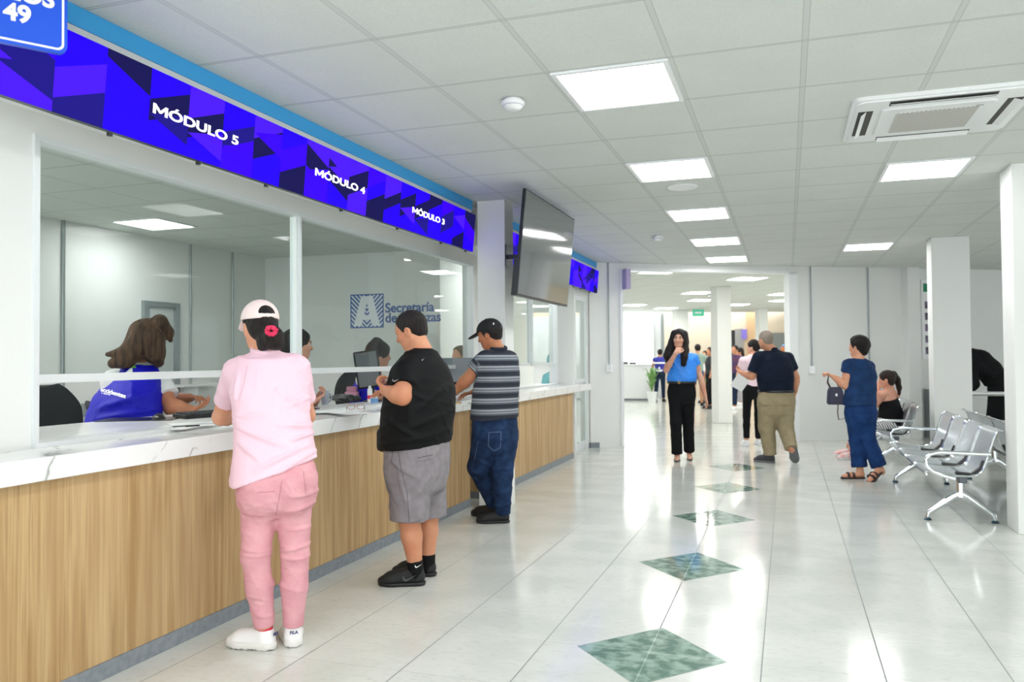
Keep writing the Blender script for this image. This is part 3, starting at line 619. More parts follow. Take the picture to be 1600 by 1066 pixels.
p = onc(556, 637, ZD+.02); o = empty('glasses', (p.x, p.y, ZD+.004), 'folded pink-rimmed glasses lying on the papers', 'glasses', rz=.5)
q = MB()
for s in (-1, 1): q.tube([(s*.034+.026*math.cos(a), 0, .022+.018*math.sin(a)) for a in np.linspace(0, 2*math.pi, 15)[:-1]], .0022, 6, closed=True)
q.tube([(-.008, 0, .026), (.008, 0, .026)], .002, 6); fr = q.obj('rim', mat('rose_frame', 'b9817c', .3, bump=(30, .02)), o, True)
for s in (-1, 1): q = MB(); q.tube([(s*.061, 0, .024), (s*.062, -.09, .022), (s*.06, -.125, .006)], .002, 6); q.obj('temple', M_DGREY, o)
p = onc(490, 640); o = empty('phone', (p.x, p.y, ZD), 'dark phone lying flat beside the elbow of the woman in pink', 'phone', rz=.4); q = MB(); q.box((-.035, -.07, 0), (.035, .07, .009), .003); q.obj('case', M_BLACK, o); q = MB(); q.box((-.032, -.066, .009), (.032, .066, .0095)); q.obj('display', mat('dark_glossy_display', '23272c', .04), o)
p = onc(722, 629); o = boxo('notebook', (-.10, -.07, 0), (.10, .07, .012), mat('tan_paper', 'c9a878', .6, bump=(30, .03)), bev=.002); o.location = (p.x-.12, p.y, .987+.0005); o.rotation_euler.z = .3; prop(o, 'thin tan pad under the hands of the man in the striped shirt', 'notebook')
p = onc(497, 634); o = empty('cup', (p.x, p.y+.1, ZD), 'light grey cup beside the hand of the clerk seen in profile', 'cup'); q = MB(); q.lathe([(.026, 0), (.034, .11), (.035, .115), (.031, .112)], n=20); q.obj('cup_body', mat('grey_blue_ceramic', 'b6c0cc', .4, bump=(30, .02)), o, True)
q = MB(); q.tube([(.03, 0, .09), (.055, 0, .085), (.06, 0, .055), (.05, 0, .03), (.029, 0, .025)], .005, 8); q.obj('handle', MATS['grey_blue_ceramic'], o, True)
# monitor turned away, seen in the gap behind the men
def monitor(px, py, d, rz, label, w=.50, h=.30, m=None):
    p = J(px, py, d); o = empty('monitor', (p.x, p.y, ZD), label, 'monitor', rz=rz)
    q = MB(); q.box((-w/2, -.02, .13), (w/2, .02, .13+h), .008); q.obj('housing', m or mat('grey_plastic', '8d949a', .4, bump=(50, .02)), o)
    q = MB(); q.box((-w/2+.012, .02, .145), (w/2-.012, .0215, .115+h)); q.obj('display', mat('dark_glossy_display', '23272c', .04), o)
    q = MB(); q.tube([(0, -.02, .25), (0, -.05, .2), (0, -.05, .01)], .018, 8); q.prism(rrect(.11, .08, .02), 0, .012, (V((0, -.05, 0)), V((1, 0, 0)), V((0, 1, 0)), V((0, 0, 1)))); q.obj('stand', m or MATS['grey_plastic'], o, True)
MP = onc(700, 618)
monitor(700, 618, (MP-CO).dot(FWD), .25, 'grey back of a monitor on the staff desk beside the man in the striped shirt', w=.50, h=.24)
# ------------------------------------------------------------------ signs on the oblique wall
o = wthing('projecting_sign', OW(sx(-2.37), -.1, 2.4), 'small lilac sign projecting beside the opening to the hall', 'sign')
q = owbox(sx(-2.39), sx(-2.33), -.20, -.0, 2.40, 2.70); q.obj('panel', mat('lilac_plastic', 'b3a6cc', .5, bump=(30, .02)), o)
q = owbox(sx(-2.39), sx(-2.33), -.02, .0, 2.70, 2.73); q.obj('bracket', M_ALG, o)
o = wthing('notice_board', OW(sx(2.2), -.02, 1.9), 'tall white vertical notice with a green top, half hidden behind the middle pillar', 'sign')
q = owbox(sx(2.12), sx(2.42), -.02, -.002, 1.30, 2.62); q.obj('board', M_PAPER, o)
q = owbox(sx(2.15), sx(2.40), -.024, -.02, 2.42, 2.56); q.obj('green_header', mat('emergency_green', '0c7d57', .5, bump=(30, .02)), o)
for k in range(5): q = owbox(sx(2.17), sx(2.36), -.024, -.02, 1.38+.19*k, 1.50+.19*k); q.obj('pictogram', mat('black_ink', '1c1c20', .5, var=(9, '8a7a9a', 1)), o)
q = owbox(sx(2.13), sx(2.35), -.28, -.03, 0, .80); o = q.obj('litter_bin', mat('grey_plastic_bin', '8a8f92', .5, bump=(30, .02))); prop(o, 'grey upright bin against the wall beside the middle pillar', 'bin')
# table where the person in black bends down
o = wthing('side_table', (2.9, 12.9, 0), 'grey-edged white table under the person bending down in black', 'table')
q = MB(); q.box((2.15, 12.55, .80), (3.6, 13.2, .825), .003); q.obj('table_top', mat('grey_table_edge', '8b8a84', .5, bump=(30, .02)), o)
q = MB(); q.box((2.17, 12.57, .825), (3.58, 13.18, .835)); q.obj('table_surface', M_WHITE, o)
for x, y in ((2.25, 12.62), (3.5, 12.62), (2.25, 13.12), (3.5, 13.12)): q = MB(); q.box((x-.03, y-.03, 0), (x+.03, y+.03, .80)); q.obj('leg', M_ALG, o)
# ------------------------------------------------------------------ the far hall
def onf(x, y): return J(x, y, (0-HC)/((J(x, y, 1)-CO).z))
def hpillar(x0, x1, yb, label):
    a, b = onf(x0, yb), onf(x1, yb); c = (a+b)/2; w = (b-a).length; h = w/2*.78
    q = MB(); q.box((-h, -h, 0), (h, h, ZC), .01); o = q.obj('pillar', M_WALL); o.location = (c.x, c.y, 0); o.rotation_euler.z = RZ; prop(o, label, 'pillar')
hpillar(1113, 1144, 661, 'white square pillar in the hall, in the middle of the opening'); hpillar(1052, 1077, 628, 'white pillar in the far hall behind the woman in blue'); hpillar(1182, 1201, 628, 'white pillar in the far hall above the man in the navy polo')
HB = 26.8
boxo('wall_hall_back', (-9, HB+1.2, 0), (12, HB+1.35, 4.6), M_WARM, kind='structure')
boxo('wall_hall_left', (-9, 14.5, 0), (-8.9, HB+1.2, 4.6), M_WALL, kind='structure')
a = J(1040, 565, 27.0)
# left: bright daylight opening with a white service desk in front, grey wall beside it
o = boxo('wall_hall_kiosk', (-9, 27.0, 0), (a.x, 27.12, ZC), M_WALL, kind='structure')
x0, x1 = J(955, 540, 26.9).x, J(1022, 540, 26.9).x; z0, z1 = J(1000, 574, 26.9).z, J(1000, 503, 26.9).z
o = boxo('window_3', (x0, 26.9, z0), (x1, 26.99, z1), M_ALU, kind='structure'); boxo('window_pane', (x0+.03, 26.88, z0+.03), (x1-.03, 26.9, z1-.03), mat('daylight_pane', 'fbfdff', .3, emit=3.2), o)
boxo('trim_8', (a.x-.08, 26.8, 0), (a.x, 26.95, ZC), M_ALG, kind='structure')
c = onf(1000, 627); x1 = J(1022, 600, 25.9).x
o = wthing('reception_desk', (-5.2, 26.2, 0), 'white reception desk in the far hall under the bright window', 'counter'); boxo('desk_body', (-8, 25.9, .06), (x1, 26.5, 1.12), M_WHITE, o); boxo('desk_plinth', (-8, 25.93, 0), (x1-.03, 26.5, .06), M_KICK, o); boxo('desk_top', (-8, 25.86, 1.12), (x1+.03, 26.5, 1.16), M_WHITE, o)
for k, xx in enumerate((972, 984, 997)):
    p = J(xx, 573, 27.3); o = boxo('desk_item', (p.x-.1, 26.1, 1.16), (p.x+.12, 26.3, 1.26-.02*k), M_DGREY, bev=.02); prop(o, 'small dark item on the far white reception desk, %s of three' % ['leftmost', 'middle', 'rightmost'][k], 'desk item', 'items on the far reception desk')
# orange strip, dark doorway, lilac panel, grey recess on the hall's back wall
def hb(name, x0, x1, y0, y1, m, label=None, cat=None, t=.05, kind=None, Y=HB+1.2):
    d = Y/((J((x0+x1)/2, (y0+y1)/2, 1)-CO).y); A_, B_ = J(x0, y1, d), J(x1, y0, d); o = boxo(name, (A_.x, Y-t, max(0, A_.z)), (B_.x, Y-.001, B_.z), m); return prop(o, label, cat, kind=kind)
hb('trim_9', 1168, 1183, 484, 640, mat('pale_orange_paint', 'e8c195', .8, bump=(30, .02)), kind='structure'); hb('door_3', 1144, 1150, 516, 640, mat('dark_doorway', '2b2b2e', .6, bump=(30, .02)), kind='structure', t=.03); hb('door_4', 1150, 1161, 514, 640, mat('grey_door_paint', 'a9a6a4', .6, bump=(30, .02)), kind='structure', t=.04)
hb('wall_panel', 1159, 1167, 515, 530, mat('violet_screen', '7466b4', .4, emit=.35), 'small violet screen on the far hall wall', 'screen', .09)
hb('trim_10', 1205, 1238, 520, 640, mat('grey_recess_paint', '8e9290', .7, bump=(30, .02)), kind='structure', t=.06)
hb('trim_11', 1040, 1238, 483.5, 485.5, M_DGREY, kind='structure', t=.12, Y=HB)
p = J(1091, 488.5, 24.4); o = wthing('exit_sign', p, 'small green hanging exit sign in the far hall', 'sign'); q = MB(); q.box((p.x-.17, p.y-.02, p.z-.11), (p.x+.17, p.y+.02, p.z+.09), .004); q.obj('panel', mat('pale_green_plastic', '3fae8c', .5, emit=.25), o)
q = MB(); q.box((p.x-.10, p.y-.024, p.z-.03), (p.x+.10, p.y-.02, p.z+.02)); q.obj('arrow_bar', M_WHITE, o); q = MB(); q.tube([(p.x, p.y, p.z+.09), (p.x, p.y, ZC)], .008, 6); q.obj('hanging_rod', M_ALG, o)
p = J(1110, 457, 18.9); o = wthing('hanging_plate', p, 'grey plate hanging from the hall ceiling beside the central pillar', 'sign'); q = MB(); q.box((p.x-.03, p.y-.2, p.z-.12), (p.x+.03, p.y+.2, p.z+.1), .004); q.obj('panel', M_ALG, o); q = MB(); q.tube([(p.x, p.y, p.z+.1), (p.x, p.y, ZC)], .008, 6); q.obj('hanging_rod', M_ALG, o)
# potted palm beside the reception desk
p = onf(1019, 629); o = wthing('potted_plant', (p.x, p.y, 0), 'green potted plant beside the far reception desk', 'plant'); q = MB(); q.lathe([(.12, 0), (.16, .3), (.17, .32), (.14, .3)], (p.x, p.y, 0), 18); q.obj('pot', M_WHITE, o, True)
q = MB(); R = random.Random(3)
for k in range(16):
    a_ = R.uniform(0, 6.28); l = R.uniform(.18, .36); h = R.uniform(.35, .8); d_ = V((math.cos(a_), math.sin(a_), 0)); b0 = V((p.x, p.y, .3)); sd_ = V((-d_.y, d_.x, 0))
    P = [b0+d_*l*t+V((0, 0, h*math.sin(t*2.2))) for t in np.linspace(0, 1, 7)]
    for i in range(6):
        w0, w1 = .045*math.sin(math.pi*(.05+.95*i/6)), .045*math.sin(math.pi*(.05+.95*(i+1)/6)); q.quad(P[i]-sd_*w0, P[i]+sd_*w0, P[i+1]+sd_*w1, P[i+1]-sd_*w1)
q.obj('leaves', mat('leaf_green', '5d8a4a', .5, var=(8, '7ba55e', 1)), o)
# ------------------------------------------------------------------ soft bodies: blended distance fields turned into one smooth mesh
def npv(v): return np.array(v, dtype=np.float64)
def unit(v): v = npv(v); return v/max(1e-9, np.linalg.norm(v))
class SDF:
    def __init__(s, lo, hi, h):
        s.h = h; s.lo = npv(lo)-2*h; n = np.ceil((npv(hi)-s.lo)/h).astype(int)+3; s.n = n
        s.ax = [(s.lo[i]+h*np.arange(n[i])).astype(np.float32) for i in range(3)]; s.d = np.full(n, .2, np.float32)
    def reg(s, lo, hi):
        a = [max(0, int((lo[i]-s.lo[i])/s.h)) for i in range(3)]; b = [min(s.n[i], int((hi[i]-s.lo[i])/s.h)+2) for i in range(3)]
        if any(b[i] <= a[i] for i in range(3)): return None, None
        sl = tuple(slice(a[i], b[i]) for i in range(3))
        return sl, (s.ax[0][sl[0]][:, None, None], s.ax[1][sl[1]][None, :, None], s.ax[2][sl[2]][None, None, :])
    def put(s, sl, d, k, P, clip, sub=False):
        for c, n in (clip or ()):
            n = unit(n); d = np.maximum(d, (P[0]-c[0])*n[0]+(P[1]-c[1])*n[1]+(P[2]-c[2])*n[2])
        o = s.d[sl]
        if sub: s.d[sl] = np.maximum(o, -d); return
        if k > 0:
            t = np.maximum(k-np.abs(o-d), 0)/k; s.d[sl] = np.minimum(o, d)-t*t*k*.25
        else: s.d[sl] = np.minimum(o, d)
    def cap(s, a, b, r1, r2=None, k=.02, flat=None, clip=None, sub=False):
        r2 = r1 if r2 is None else r2; a, b = npv(a), npv(b); m = max(r1, r2)+k+.012
        if flat: m = m*max(1, flat[1])
        sl, P = s.reg(np.minimum(a, b)-m, np.maximum(a, b)+m)
        if sl is None: return
        ab = b-a; L = max(1e-9, ab@ab); X, Y, Z = P[0]-a[0], P[1]-a[1], P[2]-a[2]
        t = np.clip((X*ab[0]+Y*ab[1]+Z*ab[2])/L, 0, 1); X = X-t*ab[0]; Y = Y-t*ab[1]; Z = Z-t*ab[2]; r = r1+(r2-r1)*t
        if flat:
            n = unit(flat[0]); g = (X*n[0]+Y*n[1]+Z*n[2])*(1/flat[1]-1); X = X+g*n[0]; Y = Y+g*n[1]; Z = Z+g*n[2]
            d = (np.sqrt(X*X+Y*Y+Z*Z)-r)*min(1, flat[1])**.5
        else: d = np.sqrt(X*X+Y*Y+Z*Z)-r
        s.put(sl, d.astype(np.float32), k, P, clip, sub)
    def chain(s, pts, rs, **kw):
        for i in range(len(pts)-1): s.cap(pts[i], pts[i+1], rs[i], rs[i+1], **kw)
    def ell(s, c, rad, F=None, k=.015, clip=None, sub=False):
        F = np.eye(3) if F is None else F; rad = npv(rad); c = npv(c); m = rad.max()+k+.012
        sl, P = s.reg(c-m, c+m)
        if sl is None: return
        X, Y, Z = P[0]-c[0], P[1]-c[1], P[2]-c[2]; q = [(X*F[i][0]+Y*F[i][1]+Z*F[i][2])/rad[i] for i in range(3)]
        L = np.sqrt(q[0]**2+q[1]**2+q[2]**2)+1e-6; g = np.sqrt((q[0]/rad[0])**2+(q[1]/rad[1])**2+(q[2]/rad[2])**2)+1e-6
        s.put(sl, (L*(L-1)/g).astype(np.float32), k, P, clip, sub)
    def loft(s, rings, yaw, k=.02, pw=2.3, clip=None, sub=False, ztrim=(0, 0), axis=None):
        R = np.array(rings, dtype=np.float64); R = R[np.argsort(R[:, 2])]; zz = np.linspace(R[0, 2], R[-1, 2], 80)
        T = []
        for c in range(5):
            if c == 2: T.append(zz); continue
            v = np.interp(zz, R[:, 2], R[:, c]); kk = np.ones(9)/9; vp = np.pad(v, 4, 'edge'); T.append(np.convolve(vp, kk, 'valid'))
        m = max(R[:, 3].max(), R[:, 4].max())+k+.02
        sl, P = s.reg((R[:, 0].min()-m, R[:, 1].min()-m, R[0, 2]-k-.02), (R[:, 0].max()+m, R[:, 1].max()+m, R[-1, 2]+k+.02))
        if sl is None: return
        z1 = P[2].ravel(); cx, cy_, rx, ry = [np.interp(z1, zz, T[c]).astype(np.float32)[None, None, :] for c in (0, 1, 3, 4)]
        X, Y = P[0]-cx, P[1]-cy_; c_, s_ = math.cos(yaw), math.sin(yaw); u = np.abs(X*c_+Y*s_)/rx; v = np.abs(-X*s_+Y*c_)/ry
        L = (u**pw+v**pw)**(1/pw)+1e-6; d = (L-1)*np.where(L > 0, (u*rx+v*ry)/(u+v+1e-6), 1)
        d = np.maximum(d, np.maximum(R[0, 2]-P[2], P[2]-R[-1, 2])+0*d)
        s.put(sl, d.astype(np.float32), k, P, clip, sub)
    def cut(s, c, n):
        n = unit(n); P = (s.ax[0][:, None, None], s.ax[1][None, :, None], s.ax[2][None, None, :]); s.d = np.maximum(s.d, ((P[0]-c[0])*n[0]+(P[1]-c[1])*n[1]+(P[2]-c[2])*n[2]).astype(np.float32))
    def mesh(s, name, m, loc, parent=None, folds=None, smooth=1, attr=None, **kw):
        d = s.d; ins = d < 0; n = s.n-1; cnt = np.zeros(n, np.int8)
        for i in (0, 1):
            for j in (0, 1):
                for k in (0, 1): cnt += ins[i:n[0]+i, j:n[1]+j, k:n[2]+k]
        act = (cnt > 0) & (cnt < 8); idx = np.argwhere(act)
        if len(idx) == 0: print('EMPTY', name); return None
        vid = np.full(n, -1, np.int32); vid[act] = np.arange(len(idx)); S = np.zeros((len(idx), 3)); C = np.zeros(len(idx)); I, Jx, K = idx.T
        for a in range(3):
            o1, o2 = [x for x in range(3) if x != a]
            for p in (0, 1):
                for q_ in (0, 1):
                    off = [0, 0, 0]; off[o1] = p; off[o2] = q_; o = off[:]; o[a] = 1
                    v0 = d[I+off[0], Jx+off[1], K+off[2]]; v1 = d[I+o[0], Jx+o[1], K+o[2]]; mk = (v0 < 0) != (v1 < 0); t = np.where(mk, v0/(v0-v1+1e-12), 0)
                    pt = np.tile(np.array(off, float), (len(idx), 1)); pt[:, a] += t; S += pt*mk[:, None]; C += mk
        V_ = s.lo+s.h*(idx+S/C[:, None]); F = []
        for a in range(3):
            o1, o2 = [(1, 2), (2, 0), (0, 1)][a]; sa = [slice(None)]*3; sb = [slice(None)]*3; sa[a] = slice(0, -1); sb[a] = slice(1, None)
            A, B = ins[tuple(sa)], ins[tuple(sb)]
            for flip, mk in ((False, A & ~B), (True, B & ~A)):
                e = np.argwhere(mk); e = e[(e[:, o1] > 0) & (e[:, o2] > 0) & (e[:, o1] < n[o1]) & (e[:, o2] < n[o2])]
                if not len(e): continue
                def g(p, q_):
                    w = e.copy(); w[:, o1] -= p; w[:, o2] -= q_; return vid[w[:, 0], w[:, 1], w[:, 2]]
                Q = np.stack([g(1, 1), g(0, 1), g(0, 0), g(1, 0)], 1); F.append(Q[:, ::-1] if flip else Q)
        F = np.concatenate(F); E = np.concatenate([F[:, [0, 1]], F[:, [1, 2]], F[:, [2, 3]], F[:, [3, 0]]])
        for _ in range(smooth):
            acc = np.zeros_like(V_); c = np.zeros(len(V_)); np.add.at(acc, E[:, 0], V_[E[:, 1]]); np.add.at(c, E[:, 0], 1); np.add.at(acc, E[:, 1], V_[E[:, 0]]); np.add.at(c, E[:, 1], 1)
            V_ = .45*V_+.55*acc/c[:, None]
        if folds is not None:
            N = np.zeros_like(V_); fn = np.cross(V_[F[:, 2]]-V_[F[:, 0]], V_[F[:, 3]]-V_[F[:, 1]])
            for i in range(4): np.add.at(N, F[:, i], fn)
            N /= np.linalg.norm(N, axis=1)[:, None]+1e-12; V_ = V_+N*folds(V_)[:, None]
        me = bpy.data.meshes.new(name); me.vertices.add(len(V_)); me.vertices.foreach_set('co', (V_-npv(loc)).astype(np.float32).ravel())
        me.loops.add(F.size); me.loops.foreach_set('vertex_index', F.ravel().astype(np.int32)); me.polygons.add(len(F)); me.polygons.foreach_set('loop_start', np.arange(0, F.size, 4, dtype=np.int32)); me.polygons.foreach_set('loop_total', np.full(len(F), 4, np.int32))
        me.polygons.foreach_set('use_smooth', [True]*len(F)); me.update(calc_edges=True); me.materials.append(m)
        if attr is not None:
            at_ = me.attributes.new('st', 'FLOAT', 'POINT'); at_.data.foreach_set('value', attr(V_).astype(np.float32))
        o = bpy.data.objects.new(name, me); COL.objects.link(o)
        if parent: o.parent = parent
        return prop(o, **kw)
def ridges(seed, amp, wl=.09, bias=(1, 1, 2.5), n=5):
    R = np.random.default_rng(seed); K = []
    for _ in range(n):
        v = R.normal(size=3)*np.array(bias); v = v/np.linalg.norm(v)*2*math.pi/(wl*R.uniform(.7, 1.6)); K.append((v, R.normal(size=3)*9, R.uniform(0, 6.3)))
    M1 = R.normal(size=3)*7; ph = R.uniform(0, 6.3)
    def f(p):
        o = 0
        for v, w, a in K: o = o+(1-np.abs(np.sin(.5*(p@v)+a+1.3*np.sin(p@w+a))))**3
        mask = .5+.5*np.sin(p@M1+ph); return amp*(o/n*2.2-.5)*(.35+.65*mask)
    return f
def strands(seed, amp, sc=60):
    R = np.random.default_rng(seed); a, b = R.normal(size=3)*sc*np.array([1, 1, .12]), R.normal(size=3)*sc*.7*np.array([1, 1, .15]); w = R.normal(size=3)*12
    return lambda p: amp*(np.sin(p@a+1.5*np.sin(p@w))+.7*np.sin(p@b+2*np.sin(p@w[::-1])))*.5
def drape(o, root, target, lift=.0015):
    "lays the vertices of a print onto the cloth it belongs to"
    from mathutils.bvhtree import BVHTree
    T = V(root.location); bv = BVHTree.FromPolygons([v.co+T for v in target.data.vertices], [p.vertices[:] for p in target.data.polygons])
    Mw = (Matrix.Translation(T) if o.matrix_parent_inverse == Matrix.Identity(4) else Matrix.Identity(4)); off = T if o.matrix_parent_inverse == Matrix.Identity(4) else V((0, 0, 0))
    me = o.data; z0 = min(((v.co+off)-CO).length for v in me.vertices)
    miss = []
    for v in me.vertices:
        w = v.co+off; d = (w-CO).normalized(); h_ = bv.ray_cast(CO, d)
        if h_[0] is not None: v.co = h_[0]-d*(lift+.001)-off
        else: miss.append(v.index)
    if miss:
        b = bmesh.new(); b.from_mesh(me); b.verts.ensure_lookup_table(); bmesh.ops.delete(b, geom=[b.verts[i] for i in miss], context='VERTS'); b.to_mesh(me); b.free()
    return o
def seam(root, target, pts, d, m, w=.9, name='seam', close=False):
    "a narrow strip of stitching lying on a garment"
    P_ = []
    pts = list(pts)+([pts[0]] if close else [])
    for (a, b), (c, e) in zip(pts, pts[1:]):
        n = max(2, int(math.hypot(c-a, e-b)/2.5)); P_ += [(a+(c-a)*i/n, b+(e-b)*i/n) for i in range(n)]
    P_.append(pts[-1]); q = MB(); L = []
    for i, (x, y) in enumerate(P_):
        x0, y0 = P_[max(0, i-1)]; x1, y1 = P_[min(len(P_)-1, i+1)]; l = math.hypot(x1-x0, y1-y0)+1e-6; nx, ny = -(y1-y0)/l*w/2, (x1-x0)/l*w/2
        L.append((q.b.verts.new(J(x+nx, y+ny, d-.6)-V(root.location)), q.b.verts.new(J(x-nx, y-ny, d-.6)-V(root.location))))
    for A, B in zip(L, L[1:]): q.b.faces.new((A[0], A[1], B[1], B[0]))
    o = q.obj(name, m, target); return drape(o, root, target, .0008)
def lines_fold(L, base=None):
    "extra folds: (start, end, width, height) ridges lying on the cloth"
    def f(p):
        o = base(p) if base else 0
        for a, b, w, h_ in L:
            a, b = npv(a), npv(b); ab = b-a; F_ = npv(FWD); ab = ab-F_*(ab@F_); v_ = p-a; dep = v_@F_; v_ = v_-dep[:, None]*F_; t = np.clip((v_@ab)/(ab@ab), 0, 1); q_ = np.linalg.norm(v_-t[:, None]*ab, axis=1)+np.maximum(0, dep-.19)*3; o = o+h_*np.exp(-(q_/w)**2)*(.35+.65*np.sin(np.pi*t))
        return o
    return f
def rotframe(yaw, pitch=0, roll=0):
    "rows: right, forward, up"
    c, s = math.cos(yaw), math.sin(yaw); r = np.array([c, s, 0.]); f = np.array([-s, c, 0.]); u = np.array([0, 0, 1.])
    f, u = f*math.cos(pitch)+u*math.sin(pitch), u*math.cos(pitch)-f*math.sin(pitch); r, u = r*math.cos(roll)+u*math.sin(roll), u*math.cos(roll)-r*math.sin(roll)
    return np.array([r, f, u])
def add_head(f, c, s, F, fem=False, nape=None):
    def P(x, y, z): return c+s*(F[0]*x+F[1]*y+F[2]*z)
    k = .02*s
    f.ell(P(0, -.012, .030), (s*.074, s*.094, s*.084), F, k=k)
    f.ell(P(0, .022, -.028), (s*.058, s*.066, s*.080), F, k=.03*s)
    f.ell(P(0, .052, -.080), (s*.026, s*.026, s*.026), F, k=.03*s)
    for q_ in (-1, 1):
        f.cap(P(q_*.050, .0, -.045), P(q_*.026, .052, -.082), .018*s, .016*s, k=.025*s)
        f.ell(P(q_*.032, .060, -.020), (s*.024, s*.022, s*.022), F, k=.02*s)
        f.ell(P(q_*.028, .092, .008), (s*.013, s*.012, s*.009), F, sub=True)
        f.ell(P(q_*.073, -.006, -.012), (s*.010, s*.019, s*.031), F, k=.006*s); f.ell(P(q_*.081, -.001, -.012), (s*.006, s*.010, s*.017), F, sub=True)
    f.cap(P(-.026, .073, .024), P(.026, .073, .024), .011*s, k=.012*s)
    f.cap(P(0, .078, .014), P(0, .098, -.020), .006*s, .0115*s, k=.012*s); f.ell(P(0, .091, -.025), (s*.017, s*.012, s*.009), F, k=.006*s)
    f.ell(P(0, .076, -.050), (s*.024, s*.012, s*.0065), F, k=.005*s); f.ell(P(0, .074, -.060), (s*.020, s*.012, s*.007), F, k=.005*s)
    return P
def add_hand(f, w, d, pn, s, side=1, curl=.5, thumb=.5, spread=1.0):
    """w wrist, d direction to the fingers, pn palm normal (fingers curl towards it), side +1/-1 puts the thumb on the d x pn side or the other"""
    d = unit(d); pn = unit(npv(pn)-d*(npv(pn)@d)); ex = np.cross(d, pn)*side; base = []
    L = (.078, .086, .080, .062)
    for i in range(4):
        b0 = w+d*(.086-.004*abs(i-1))*s+ex*(.031-.0205*i)*spread*s; base.append(b0)
        f.cap(w+ex*(.012-.008*i)*s, b0, .016*s, .0115*s, k=.012*s, flat=(pn, .85)); p = b0; a = 0
        for j, (fr, tw) in enumerate(((.45, .75), (.31, 1.15), (.24, .8))):
            a += curl*tw*(1+.06*i); q_ = p+(d*math.cos(a)+pn*math.sin(a)+ex*(.05-.035*i))*L[i]*fr*s; r = (.0092, .0082, .0074)[j]*s*(1, 1, .97, .88)[i]; f.cap(p, q_, r*1.03, r*.93, k=.003*s); p = q_
    t0 = w+d*.018*s+ex*.018*s; t1 = t0+(d*.62+ex*.62+pn*.35*thumb)*.042*s; t2 = t1+unit(d*.85+ex*.25+pn*.7*thumb)*.034*s; t3 = t2+unit(d*.9+ex*(.1-.3*thumb)+pn*.7*thumb)*.027*s
    f.chain([t0, t1], [.017*s, .0125*s], k=.014*s); f.chain([t1, t2, t3], [.0115*s, .0098*s, .0082*s], k=.004*s)
def skin(hexc): return mat('skin_'+hexc, hexc, .5, spec=.35, sub=.12, bump=(180, .06), var=(9, '%02x%02x%02x' % tuple(max(0, int(int(hexc[i:i+2], 16)*q_)) for i, q_ in ((0, .97), (2, .90), (4, .88))), 1))
def cloth(name, hexc, rough=.85, sc=300, st=.15, var=None): return mat(name, hexc, rough, spec=.2, bump=(sc, st), var=var)
M_EYE = mat('eye_white', 'e8e4e0', .3, bump=(20, .01)); M_IRIS = mat('dark_iris', '20140e', .15, bump=(20, .01)); M_LIP = mat('lips', 'b5625c', .4, bump=(200, .1)); M_BROW = mat('dark_brow', '1d1511', .8, bump=(300, .2))
STY = {}
